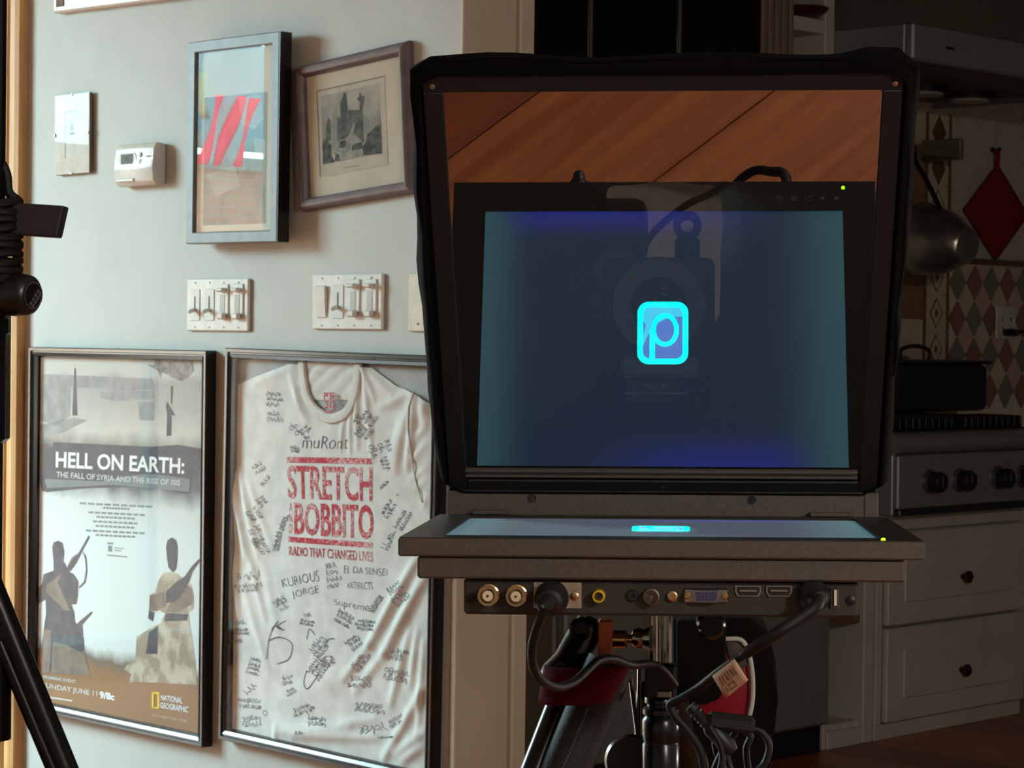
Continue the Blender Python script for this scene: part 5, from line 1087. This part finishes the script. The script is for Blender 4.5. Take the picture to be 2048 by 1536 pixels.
specs = [('g', 0.1735, 0.026, 0.403, 0.004, -0.004, 0.0), ('g', 0.1790, 0.022, 0.4140, 0.012, 0.004, 0.002), ('g', 0.1830, 0.018, 0.4030, 0.016, 0.022, 0.003), ('g', 0.180, 0.010, 0.381, 0.02, 0.05, 0.004),
         ('y', 0.170, 0.004, 0.338, 0.03, 0.30, 0.005), ('y', 0.150, 0.006, 0.328, 0.04, 0.40, 0.007), ('y', 0.120, 0.030, 0.315, 0.05, 0.50, 0.007), ('y', 0.078, 0.110, 0.306, 0.03, 0.60, 0.006), ('y', 0.055, 0.165, 0.300, 0.01, 0.66, 0.005)]
for kind, hw, z0, z1, r, d, am in specs:
    row = []
    for i in range(NH):
        x, z = rr(i/NH, -hw, hw, z0, z1, r)
        if kind == 'g':
            if 0.25 < z and d > -0.001: x += (0.002 if x > 0 else -0.001)*math.sin((z - 0.25)*9)
            if kind == 'g' and z > z1 - 0.004 and d > 0: z += 0.006*math.exp(-((x - 0.150)/0.02)**2) + 0.0015*math.sin(x*40)
            if x < 0: x -= 0.003*math.sin(max(0, min(1, (z - 0.05)/0.3))*math.pi)
            p = gp(x, z, d)
        else: p = Vector((x, d, z))
        p += Vector((wob(p.x, p.y, p.z, 22, am), 0, wob(p.x, p.y, p.z + 5, 22, am)))
        row.append(b.bm.verts.new(p))
    rings.append(row)
for A_, C_ in zip(rings, rings[1:]):
    for k_ in range(NH): b.bm.faces.new((A_[k_], A_[(k_+1) % NH], C_[(k_+1) % NH], C_[k_]))
hood = b.build('fabric_hood', M_cloth, PR, smooth=True); md = hood.modifiers.new('thickness', 'SOLIDIFY'); md.thickness = 0.0016; md.offset = 1
# hem: a sewn binding round the front edge
hem = []
for i in range(NH + 1):
    x, z = rr((i % NH)/NH, -0.1795, 0.1795, 0.024, 0.4135, 0.012); p = gp(x, z, 0.002); hem.append(p + Vector((wob(p.x, p.y, p.z, 22, 0.003), 0, wob(p.x, p.y, p.z + 5, 22, 0.003))))
b = MB(); b.tube(hem[14:-13], 0.0022, 6); b.build('hood_hem', M_cloth, hood, smooth=True)
# mounting plate and column block under the rig
MB().box2((-0.05, 0.30, -0.012), (0.05, 0.75, 0.0), 0.002).build('base_plate', M_blackm, PR)
for x in (-0.03, 0.03): MB().cyl((x, 0.30, -0.022), (x, 0.80, -0.022), 0.0075, n=16).build('support_rod', M_blackm, PR, smooth=True)

# ------------------------------------------------------------------ cinema camera behind the glass
CAM = thing('video_camera', 'dark video camera with round lens seen faintly through the prompter glass', 'camera', RIG_M)
M_cam = mat('camera_grey', (236, 238, 232), 0.55, bump=0.08, bscale=500); M_cam2 = mat('camera_dark', (84, 87, 86), 0.5)
lc = Vector((-0.0043, 0.53, 0.179)); YF = Vector((0, 1, 0))
MB().box2((-0.058, 0.60, 0.112), (0.048, 0.74, 0.226), 0.008, 2).build('body', M_cam2, CAM, smooth=True)
MB().lathe_dir(lc, YF, [(0.041, 0.012), (0.0435, 0.0), (0.0435, 0.03), (0.041, 0.034), (0.040, 0.075)], 48, False).build('lens_barrel', M_cam2, CAM, smooth=True)
MB().lathe_dir(lc + Vector((0, 0.001, 0)), YF, [(0.0425, 0.0), (0.041, -0.0015), (0.0275, 0.009), (0.0255, 0.013)], 48, False).build('lens_ring', M_cam, CAM, smooth=True)
ln = MB().lathe_dir(lc + Vector((0, 0.013, 0)), YF, [(0.0, -0.004), (0.012, -0.0025), (0.02, 0.0005), (0.025, 0.004)], 40).build('lens_glass', mat('coated_lens', (10, 14, 16), 0.03, spec=0.9, coat=1.0), CAM, smooth=True)
MB().box((0.0005, 0.534, 0.1935), (0.0065, 0.001, 0.0035), 0.0004).build('lens_painted_glint_red', mat('painted_glint_red', (236, 96, 60), 0.4), CAM)  # red chip painted as a reflection in the lens
MB().box((0.0000, 0.534, 0.1885), (0.0055, 0.001, 0.0035), 0.0004).build('lens_painted_glint_yellow', mat('painted_glint_yellow', (214, 182, 90), 0.4), CAM)  # yellow chip, likewise a painted lens reflection
MB().box2((-0.040, 0.56, 0.112), (0.034, 0.60, 0.132), 0.004).build('lens_support', M_cam, CAM)
MB().box2((-0.034, 0.545, 0.088), (0.012, 0.57, 0.112), 0.003).build('rod_clamp', M_cam2, CAM)
MB().box2((-0.0345, 0.5435, 0.0965), (0.022, 0.546, 0.099), 0.0005).build('clamp_edge', M_cam, CAM)
P0, P1 = rig(1281, 767, 0.5445), rig(1336, 777, 0.5445)
text('lettering', 'TILTA', mat('white_logo_print', (250, 250, 246), 0.5), CAM, lambda x, y: (P0.x + x + y*0.25, 0.5442, P1.z + y), (P1.x - P0.x)*0.94, P0.z - P1.z, 0.03)
b = MB(); b.lathe_dir((0.0217, 0.62, 0.2575), (0, 1, 0), [(0.0062, 0), (0.013, 0.001), (0.014, 0.006), (0.014, 0.02), (0.0062, 0.022), (0.0062, 0)], 32, False); b.build('handle_eye', M_cam2, CAM, smooth=True)
b = MB(); b.box2((0.010, 0.62, 0.224), (0.034, 0.66, 0.247), 0.004); b.build('handle_post', M_cam2, CAM)
b = MB(); b.box2((-0.066, 0.63, 0.222), (-0.016, 0.68, 0.285), 0.012, 2); b.build('viewfinder', M_cam2, CAM, smooth=True)
MB().lathe_dir((-0.044, 0.60, 0.214), YF, [(0.018, 0.01), (0.022, 0), (0.022, 0.06)], 28).build('microphone_grip', M_cam, CAM, smooth=True)
MB().box2((-0.05, 0.60, 0.0), (0.04, 0.74, 0.112), 0.004).build('riser', M_cam2, CAM)
b = MB(); b.tube(spline([rig(1455, 366, .50), rig(1420, 388, .54), rig(1370, 412, .58), rig(1310, 462, .61), rig(1270, 520, .61)], 6), 0.0035, 8); b.build('monitor_cable', M_black, CAM, smooth=True)

# ------------------------------------------------------------------ cables plugged into the monitor
M_cord = mat('black_rubber_cord', (16, 15, 14), 0.6, spec=0.35)
t = thing('power_cable', 'black cable with fat round plug in the silver plate, looping over the tripod leg', 'cable', RIG_M)
Pp = rig(1105, 1193, CY)
dv = (rig(1096, 1212, -0.035) - Vector((Pp.x, CY, Pp.z))).normalized()
MB().lathe_dir((Pp.x, CY - 0.001, Pp.z), dv, [(0.0105, 0), (0.0118, 0.004), (0.0118, 0.014), (0.0105, 0.016), (0.0100, 0.020), (0.0088, 0.0215), (0.0086, 0.029), (0.0060, 0.031), (0.0052, 0.037), (0.0034, 0.040)], 28).build('plug', M_black, t, smooth=True)
path = [Vector((Pp.x, CY, Pp.z)) + dv*0.036, rig(1086, 1226, -0.022), rig(1072, 1262, -0.012), rig(1064, 1300, -0.004), rig(1067, 1335, 0.01), rig(1085, 1362, 0.03), rig(1115, 1374, 0.06), rig(1145, 1366, 0.09), rig(1170, 1345, 0.11), rig(1195, 1322, 0.13), rig(1225, 1318, 0.15), rig(1262, 1330, 0.18), rig(1300, 1328, 0.2), rig(1325, 1340, 0.21), rig(1350, 1370, 0.23)]
MB().tube(spline(path, 7), 0.0033, 10).build('cord', M_cord, t, smooth=True)
t = thing('adapter_cable', 'black cable with white paper tag hanging from the right of the monitor', 'cable', RIG_M)
Pp = rig(1622, 1189, CY)
p1 = rig(1640, 1196, -0.012); dv = (p1 - Vector((Pp.x, CY, Pp.z))).normalized()
MB().lathe_dir((Pp.x, CY - 0.001, Pp.z), dv, [(0.0098, 0), (0.0108, 0.004), (0.0108, 0.010), (0.0085, 0.013), (0.0065, 0.016), (0.0058, 0.022), (0.0045, 0.025)], 26).build('plug', M_black, t, smooth=True)
path = [Vector((Pp.x, CY, Pp.z)) + dv*0.021, rig(1632, 1212, -0.026), rig(1600, 1236, -0.032), rig(1560, 1262, -0.037), rig(1520, 1288, -0.032), rig(1480, 1314, -0.018), rig(1440, 1342, -0.002), rig(1400, 1374, 0.016), rig(1365, 1396, 0.024), rig(1341, 1409, 0.03), rig(1350, 1432, 0.03), rig(1376, 1462, 0.03), rig(1400, 1500, 0.032), rig(1410, 1545, 0.034), rig(1415, 1620, 0.04)]
rs = [0.0045]*14 + [0.0042]*20 + [0.0032]*65; pth = spline(path, 7)
MB().tube(pth, rs[:len(pth)], 10).build('cord', M_cord, t, smooth=True)
# folded paper tag round the cord
def tg3(px, py, y): return rig(px, py, y)
tc4 = [tg3(1424, 1352, -0.004), tg3(1468, 1318, -0.022), tg3(1496, 1361, -0.022), tg3(1452, 1397, -0.006)]
b = MB(); vs = []
for j in range(7):
    for i in range(7):
        u, v = i/6, j/6; p = tc4[0].lerp(tc4[1], u).lerp(tc4[3].lerp(tc4[2], u), v) + Vector((0, -0.003*math.sin(v*math.pi), 0)); vs.append(b.bm.verts.new(p))
for j in range(6):
    for i in range(6): b.bm.faces.new((vs[j*7+i], vs[j*7+i+1], vs[(j+1)*7+i+1], vs[(j+1)*7+i]))
tagp = b.build('paper_tag', mat('tag_paper', (206, 178, 150), 0.7), t, smooth=True); md = tagp.modifiers.new('s', 'SOLIDIFY'); md.thickness = 0.0006
def tagmap(u, v): return tc4[0].lerp(tc4[1], u).lerp(tc4[3].lerp(tc4[2], u), v) + Vector((0, -0.003*math.sin(v*math.pi) - 0.0006, 0))
M_tagp = mat('tag_print', (120, 92, 76), 0.8)
polys_ = []
random.seed(3)
for i in range(6):
    u = 0.16 + i*0.12
    polys_.append([(u, 0.18 + 0.05*random.random()), (u + 0.045, 0.18), (u + 0.045, 0.45 + 0.2*random.random()), (u, 0.5)])
sheet('tag_printing', polys_, M_tagp, tagp, tagmap)
sheet('tag_box', [[(0.32, 0.62), (0.58, 0.62), (0.58, 0.65), (0.32, 0.65)], [(0.32, 0.84), (0.58, 0.84), (0.58, 0.87), (0.32, 0.87)], [(0.32, 0.62), (0.35, 0.62), (0.35, 0.87), (0.32, 0.87)], [(0.55, 0.62), (0.58, 0.62), (0.58, 0.87), (0.55, 0.87)], [(0.18, 0.66), (0.22, 0.66), (0.22, 0.86), (0.18, 0.86)]], M_tagp, tagp, tagmap)
# inline connector and coiled slack
t = thing('coiled_cable', 'tangle of thin black cable tied up below the paper tag', 'cable', RIG_M)
q0, q1 = rig(1380, 1412, 0.05), rig(1418, 1452, 0.05); dv = (q1 - q0).normalized()
MB().lathe_dir(q0, dv, [(0.0042, 0), (0.0048, 0.002)] + [(0.0048 - (0.0007 if k % 2 else 0), 0.003 + 0.0016*k) for k in range(10)] + [(0.0062, 0.021), (0.0062, 0.04), (0.004, 0.044)], 18).build('strain_relief', M_black, t, smooth=True)
MB().box((0, 0, 0), (0.034, 0.014, 0.012), 0.003, Matrix.Translation(rig(1462, 1445, 0.05)) @ Matrix.Rotation(0.1, 4, 'Y')).build('tie', M_black, t)
for k, pts in enumerate(([(1418, 1452), (1436, 1480), (1445, 1510), (1440, 1545)], [(1445, 1440), (1480, 1455), (1520, 1462), (1538, 1490), (1530, 1525), (1510, 1545)], [(1448, 1445), (1470, 1462), (1452, 1490), (1432, 1530), (1425, 1560)], [(1450, 1450), (1452, 1500), (1462, 1550)], [(1440, 1450), (1430, 1480), (1440, 1520), (1475, 1550)], [(1470, 1452), (1500, 1470), (1492, 1500), (1498, 1550)])):
    MB().tube(spline([rig(x, y, 0.045 + 0.006*k) for x, y in pts], 7), 0.0026, 8).build('cord_loop', M_cord, t, smooth=True)

# ------------------------------------------------------------------ tripod under the prompter
TR = thing('tripod', 'black camera tripod with red wrapped leg under the teleprompter', 'tripod', RIG_M)
ty = 0.34
def T3(px, py, y=ty): return rig(px, py, y)
M_leg = mat('black_tripod_tube', (22, 23, 25), 0.25, 0.4); M_chr = mat('dark_chrome', (150, 140, 130), 0.15, 1.0); M_leather = mat('black_leg_cover', (26, 22, 20), 0.7, bump=0.3, bscale=300)
floor_l = RIG @ (Vector((0, 0, 0.0)) - RIG_O)
def ground(px_top, py_top, px, py, y0, y1):     # continue a line through two photograph points down to the floor
    a_, b_ = rig(px_top, py_top, y0), rig(px, py, y1); A_ = RIG_M @ a_; B_ = RIG_M @ b_
    t_ = (0.012 - A_.z)/(B_.z - A_.z); return RIG_M.inverted() @ (A_ + (B_ - A_)*t_)
# left leg
l0, l1 = T3(1176, 1262, 0.30), T3(1070, 1536, 0.26); lg_ = ground(1176, 1262, 1070, 1536, 0.30, 0.26)
d_ = (lg_ - l0)
MB().cyl(l0 + d_*0.03, l0 + d_*0.5, 0.011, n=20).build('leg_tube', M_leg, TR, smooth=True)
MB().cyl(l0 + d_*0.48, lg_, 0.008, n=16).build('leg_tube', M_leg, TR, smooth=True)
MB().lathe_dir(lg_, -d_.normalized(), [(0.010, 0), (0.014, 0.005), (0.012, 0.03), (0.008, 0.04)], 18).build('rubber_foot', M_black, TR, smooth=True)
c0, c1 = T3(1185, 1240, 0.30), T3(1112, 1368, 0.285); dd = (c1 - c0)
MB().lathe_dir(c0 - dd*0.02, dd, [(0.006, 0), (0.012, 0.004), (0.0135, 0.02), (0.013, 0.04), (0.0165, 0.052), (0.016, 0.066)], 24).build('leg_casting', M_leg, TR, smooth=True)
MB().lathe_dir(T3(1162, 1258, 0.285), (0, -1, 0.1), [(0.009, 0), (0.0095, 0.003), (0.007, 0.004), (0.006, 0.001), (0, 0.001)], 24).build('leg_pivot', M_leg, TR, smooth=True)
MB().lathe_dir(T3(1122, 1335, 0.275), (-0.3, -1, 0.1), [(0.0045, 0), (0.0045, 0.003), (0.002, 0.003), (0.002, 0.0005), (0, 0.0005)], 18).build('rivet', M_black, TR, smooth=True)
# padded second tube of the leg with its cover
k0, k1 = T3(1222, 1325, 0.27), T3(1105, 1600, 0.25)
MB().cyl(k0, k1, 0.0195, 0.0205, n=24).build('leg_cover', M_leather, TR, smooth=True)
b = MB(); dd = (k1 - k0); N_ = 22
for i in range(N_):
    p = k0 + dd*(0.30 + 0.62*i/N_); b.box((0, 0, 0), (0.0016, 0.0016, 0.0030), 0.0004, Matrix.Translation(p + Vector((-0.004, -0.0205, -0.002))))
so = b.build('stitching', mat('cover_thread', (92, 80, 72), 0.9), TR); so['kind'] = 'stuff'
# red wrap
w0, w1 = T3(1152, 1356, 0.262), T3(1124, 1430, 0.255)
b = MB(); rows = []
for j in range(9):
    v = j/8; cpt = w0.lerp(w1, v); row = []
    for i in range(33):
        a_ = math.pi*(-0.05 + 1.10*i/32); rx = 0.0355 - 0.006*v; row.append(b.bm.verts.new(cpt + Vector((-rx*math.cos(a_) + 0.010, -0.0245*math.sin(a_) - 0.001*math.sin(9*v + i*.5), -0.020*(i/32 - .5) + 0.022*(i/32)))))
    rows.append(row)
for A_, C_ in zip(rows, rows[1:]):
    for i in range(32): b.bm.faces.new((A_[i], A_[i+1], C_[i+1], C_[i]))
o = b.build('red_wrap', mat('red_strap_fabric', (92, 12, 26), 0.9, rgb2=(72, 10, 20), scale=20, spec=0.1), TR, smooth=True); md = o.modifiers.new('s', 'SOLIDIFY'); md.thickness = 0.002
# rear-left and right legs
for (xa, ya, xb, yb, y0, y1) in ((1345, 1380, 1400, 1700, 0.36, 0.46), (1300, 1380, 1285, 1700, 0.38, 0.50)):
    g0 = ground(xa, ya, xb, yb, y0, y1); MB().cyl(rig(xa, ya, y0), g0, 0.012, 0.008, n=16).build('leg_tube', M_leg, TR, smooth=True)
    MB().lathe_dir(g0, (rig(xa, ya, y0) - g0).normalized(), [(0.010, 0), (0.014, 0.005), (0.012, 0.03), (0.008, 0.04)], 18).build('rubber_foot', M_black, TR, smooth=True)
# head: copper block, knobs, fluted post, column
P = T3(1211, 1280, 0.29); MB().box((P.x, P.y, P.z), (0.0115, 0.02, 0.034), 0.0015).build('copper_block', mat('copper_paint', (176, 92, 56), 0.4, 0.3), TR)
b = MB(); P = T3(1224, 1278, 0.29); b.lathe_dir(P, (1, -0.1, 0), [(0.005, 0), (0.0072, 0.001), (0.0072, 0.0115), (0.006, 0.0125), (0.004, 0.013), (0.004, 0.017)], 24); b.build('brass_knob', mat('brass', (206, 168, 110), 0.2, 1.0), TR, smooth=True)
b = MB(); P = T3(1262, 1276, 0.29); b.lathe_dir(P, (1, -0.1, 0), [(0.003, 0), (0.007, 0.002), (0.0085, 0.006), (0.0075, 0.010), (0.009, 0.013), (0.0105, 0.016)], 24); b.build('chrome_knob', M_chr, TR, smooth=True)
P0, P1 = T3(1322, 1236, 0.30), T3(1322, 1345, 0.30)
prof = []
b = MB(); n_ = 40
rr_ = [0.0092 if i % 2 else 0.0080 for i in range(n_)]
A_ = [b.bm.verts.new(P0 + Vector((rr_[i]*math.cos(2*math.pi*i/n_), rr_[i]*math.sin(2*math.pi*i/n_), 0.02))) for i in range(n_)]; C_ = [b.bm.verts.new(P1 + Vector((rr_[i]*math.cos(2*math.pi*i/n_), rr_[i]*math.sin(2*math.pi*i/n_), 0))) for i in range(n_)]
for i in range(n_): b.bm.faces.new((A_[i], A_[(i+1) % n_], C_[(i+1) % n_], C_[i]))
b.bm.faces.new(A_); b.bm.faces.new(list(reversed(C_))); b.build('fluted_post', M_chr, TR)
P = T3(1322, 1360, 0.30); MB().box((P.x, P.y, P.z), (0.026, 0.03, 0.030), 0.003).build('clamp_block', M_leg, TR)
P = T3(1328, 1387, 0.285); MB().box((P.x, P.y - 0.003, P.z), (0.012, 0.006, 0.006), 0.001).build('clamp_badge', M_chr, TR)
P = T3(1322, 1395, 0.30); Pb = Vector((P.x, P.y, floor_l.z + 0.42))
MB().lathe_dir(P, (0, 0, -1), [(0.012, -0.002), (0.0135, 0.0), (0.0135, 0.004), (0.0115, 0.005), (0.0115, 0.007), (0.0150, 0.009), (0.0150, 0.013), (0.0130, 0.0145), (0.0155, 0.018), (0.0155, 0.034), (0.0148, 0.035), (0.0148, 0.037), (0.0155, 0.038), (0.0155, 0.062), (0.0165, 0.063), (0.0165, 0.3)], 32).build('column', M_leg, TR, smooth=True)
for xa, xb in ((1258, 1276), (1279, 1276)):
    MB().cyl(T3(xa, 1335, 0.33), T3(xb, 1480, 0.33), 0.0018, n=8).build('brace_rod', M_chr, TR, smooth=True)
b = MB(); P = T3(1262, 1520, 0.33); b.lathe_dir(P, (0, -1, 0), [(0.0, 0), (0.020, 0), (0.022, 0.003), (0.020, 0.008), (0.0, 0.008)], 32); b.build('crank_disc', M_leg, TR, smooth=True)
MB().box2((-0.06, 0.31, -0.075), (0.06, 0.50, -0.0305), 0.004).build('head_plate', M_blackm, TR)
P = T3(1422, 1245, 0.28); MB().lathe_dir(P, (0, -1, 0), [(0.012, 0), (0.012, 0.02), (0.009, 0.024)], 20).build('pan_lock', M_leg, TR, smooth=True)

# ------------------------------------------------------------------ gear bag hanging behind the tripod
by = 0.62
t = thing('gear_bag', 'black gear bag with red panel and white piping behind the tripod', 'bag', RIG_M)
def rb(px, py, y=by): return rig(px, py, y)
def slab(pts, y0, y1, name, m, parent=t):
    b = MB(); A_ = [b.bm.verts.new(rb(x, y, y0)) for x, y in pts]; C_ = [b.bm.verts.new(rb(x, y, y0) + Vector((0, y1 - y0, 0))) for x, y in pts]; n_ = len(pts)
    b.bm.faces.new(A_); b.bm.faces.new(list(reversed(C_)))
    for i in range(n_): b.bm.faces.new((A_[i], C_[i], C_[(i+1) % n_], A_[(i+1) % n_]))
    bmesh.ops.bevel(b.bm, geom=list(b.bm.edges), offset=0.004, segments=2, affect='EDGES', profile=0.5)
    return b.build(name, m, parent, smooth=True)
M_bag = mat('black_bag_nylon', (18, 16, 15), 0.95, spec=0.1, bump=0.2, bscale=500)
slab([(1345, 1236), (1500, 1236), (1536, 1262), (1552, 1320), (1556, 1400), (1545, 1500), (1530, 1640), (1360, 1640), (1345, 1500)], by + 0.02, by + 0.14, 'shell', M_bag)
slab([(1395, 1292), (1450, 1280), (1478, 1282), (1496, 1310), (1504, 1360), (1500, 1432), (1440, 1440), (1395, 1432)], by, by + 0.022, 'red_panel', mat('red_vinyl', (134, 16, 40), 0.3, rgb2=(120, 14, 36), scale=10))
slab([(1448, 1278), (1480, 1279), (1494, 1300), (1500, 1330), (1470, 1345), (1455, 1310)], by - 0.004, by + 0.006, 'grey_flap', mat('grey_mesh', (74, 72, 66), 0.8))
b = MB(); b.tube(spline([rb(1452, 1278, by - .006), rb(1482, 1280, by - .006), rb(1497, 1305, by - .006), rb(1505, 1350, by - .006), rb(1505, 1400, by - .006), rb(1498, 1436, by - .006)], 6), 0.0022, 8); b.build('white_piping', mat('white_piping', (186, 190, 180), 0.8), t, smooth=True)
slab([(1352, 1240), (1450, 1240), (1455, 1340), (1440, 1400), (1400, 1412), (1352, 1400)], by - 0.02, by + 0.02, 'front_pocket', M_bag)

# ------------------------------------------------------------------ light stand at the left edge
DS = 2.0
def S3(px, py, D=DS): return atD(px, py, D)
base = atD(-30, 700, DS); base.z = 0
t = thing('light_stand', 'black stand with clamp knob and slanting leg at the left edge', 'stand', Matrix.Translation(base))
Mi = Matrix.Translation(-base)
def s_(px, py, D=DS): return S3(px, py, D) - base
mx_ = s_(-18, 700).x
MB().cyl((mx_, 0, 0.10), (mx_, 0, 1.75), 0.011, n=20).build('mast', M_leg, t, smooth=True)
k0 = s_(-6, 588); k1 = s_(62, 592); kd = (k1 - k0).normalized(); kd = Vector((kd.x, -0.55, kd.z - 0.02)).normalized()
kc = s_(2, 586)
b = MB(); prof = [(0.010, -0.004), (0.016, 0.0), (0.0185, 0.004), (0.0190, 0.012), (0.0190, 0.022), (0.0180, 0.026), (0.0180, 0.0265), (0.0170, 0.031), (0.013, 0.035), (0.0112, 0.0355), (0.0, 0.0355)]
b.lathe_dir(kc, kd, prof, 40); kn = b.build('clamp_knob', mat('knob_black', (24, 23, 23), 0.32), t, smooth=True)
b = MB(); b.lathe_dir(kc, kd, [(0.0112, 0.0352), (0.0118, 0.0362), (0.0105, 0.0362), (0.0105, 0.0350)], 36); b.build('knob_ring', mat('knob_ring_grey', (88, 80, 76), 0.4), kn, smooth=True)
qd = kd.to_track_quat('Z', 'Y').to_matrix(); uu = Vector((0.88, 0, 0.48)); uu = (uu - kd*uu.dot(kd)).normalized(); vv = kd.cross(uu) * -1
if vv.z < 0: vv = -vv
M_km = mat('knob_marking', (92, 90, 88), 0.5)
for r_ in range(2):
    polys_ = [[(-0.0085 + i*0.0045, 0.0012 - r_*0.0038), (-0.0050 + i*0.0045, 0.0012 - r_*0.0038), (-0.0050 + i*0.0045, -0.0018 - r_*0.0038), (-0.0085 + i*0.0045, -0.0018 - r_*0.0038)] for i in range(4)]
    sheet('knob_marking', polys_, M_km, kn, lambda x, y: kc + kd*0.0358 + uu*x + vv*(y - 0.002))
p0_, p1_ = s_(-20, 440), s_(126, 440)
b = MB(); b.prism([s_(-10, 404).xz[:], s_(133, 413).xz[:], s_(119, 476).xz[:], s_(-10, 468).xz[:]], lambda x, z, k: Vector((x, -0.012 if k == 0 else 0.012, z)), 1)
bmesh.ops.bevel(b.bm, geom=list(b.bm.edges), offset=0.0015, segments=2, affect='EDGES', profile=0.5); b.build('clamp_plate', mat('plate_dark_brown', (36, 30, 28), 0.5), t)
MB().box((s_(3, 652).x, 0, s_(0, 652).z), (0.014, 0.02, 0.020), 0.004).build('collar_bolt', M_leg, t)
b = MB(); b.lathe_dir(s_(-6, 742), (1, 0, 0.1), [(0.004, 0), (0.008, 0.002), (0.008, 0.007), (0.003, 0.010)], 18); b.build('lower_knob', mat('knob_brown', (60, 46, 42), 0.4), t, smooth=True)
MB().box((s_(-14, 700).x, 0, s_(0, 700).z), (0.026, 0.03, 0.16), 0.004).build('collar', M_leg, t)
# slanting leg down to the floor
a_, b_ = s_(-60, 1075), s_(128, 1536); tt = (0.012 - a_.z)/(b_.z - a_.z); g0 = a_ + (b_ - a_)*tt
MB().cyl(a_, g0, 0.0118, n=20).build('leg', M_leg, t, smooth=True)
MB().cyl(a_ + Vector((-0.006, -0.009, -0.01)), g0 + Vector((-0.004, -0.009, 0.012)), 0.006, n=12).build('leg_strut', M_leg, t, smooth=True)
MB().lathe_dir(g0 + (a_ - g0).normalized()*(-0.01), (a_ - g0).normalized(), [(0.012, 0), (0.015, 0.006), (0.013, 0.03)], 18).build('rubber_foot', M_black, t, smooth=True)
for dx, dy in ((-0.35, 0.25), (-0.15, -0.4)):
    MB().cyl((mx_, 0, 0.85), (mx_ + dx, dy, 0.012), 0.0118, n=16).build('leg', M_leg, t, smooth=True)
    MB().lathe_dir((mx_ + dx, dy, 0.0), (-dx, -dy, 0.84), [(0.012, 0), (0.015, 0.006), (0.013, 0.03)], 18).build('rubber_foot', M_black, t, smooth=True)
MB().cyl((mx_, 0, 0.80), (mx_, 0, 0.90), 0.02, n=20).build('leg_collar', M_leg, t, smooth=True)
# coiled cable wound round the mast
t = thing('coiled_cable', 'black cable wound in coils round the stand at the left edge', 'cable', Matrix.Translation(base))
cz0, cz1 = s_(0, 590).z, s_(0, 405).z; pts = []
N_ = 11
for i in range(N_*16 + 1):
    a_ = 2*math.pi*i/16; pts.append(Vector((mx_ + 0.0235*math.cos(a_), 0.0235*math.sin(a_), cz0 + (cz1 - cz0)*i/(N_*16) + 0.0012*math.sin(i*1.3))))
MB().tube(pts, 0.0040, 8).build('coil', M_cord, t, smooth=True)
MB().tube(spline([pts[-1], s_(18, 385), s_(14, 352), s_(2, 326), s_(-20, 312), s_(-60, 305)], 6), 0.0042, 8).build('loose_end', M_cord, t, smooth=True)

# ------------------------------------------------------------------ added unseen lamp, brightening the jamb of the opening
t = thing('jamb_fill_lamp', 'added warm lamp out of frame, brightening the jamb by the opening', 'lamp', Matrix.Translation((1.35, 2.5, 0)))
MB().lathe([(0.13, 0), (0.13, 0.015), (0.02, 0.025), (0.0, 0.025)], Matrix(), 28).build('base', M_bronze, t, smooth=True)
MB().cyl((0, 0, 0.02), (0, 0, 0.72), 0.01, n=14).build('pole', M_bronze, t, smooth=True)
MB().lathe([(0.15, 0.92), (0.16, 0.92), (0.10, 1.10), (0.09, 1.10)], Matrix(), 28, False).build('shade', mat('linen_shade', (220, 206, 180), 0.9), t, smooth=True)
add_light('jamb_fill_bulb', 'POINT', (1.35, 2.5, 0.84), 15.0, (1.0, 0.90, 0.78), shadow_soft_size=0.05)
# strap that hangs the gear bag from the tripod head
gb = [o for o in bpy.data.objects if o.name.startswith('gear_bag')][0]
MB().tube(spline([rig(1440, 1245, 0.70), rig(1425, 1225, 0.62), Vector((0.035, 0.52, -0.05)), Vector((0.03, 0.48, -0.05))], 6), 0.006, 8).build('strap', M_bag, gb, smooth=True)
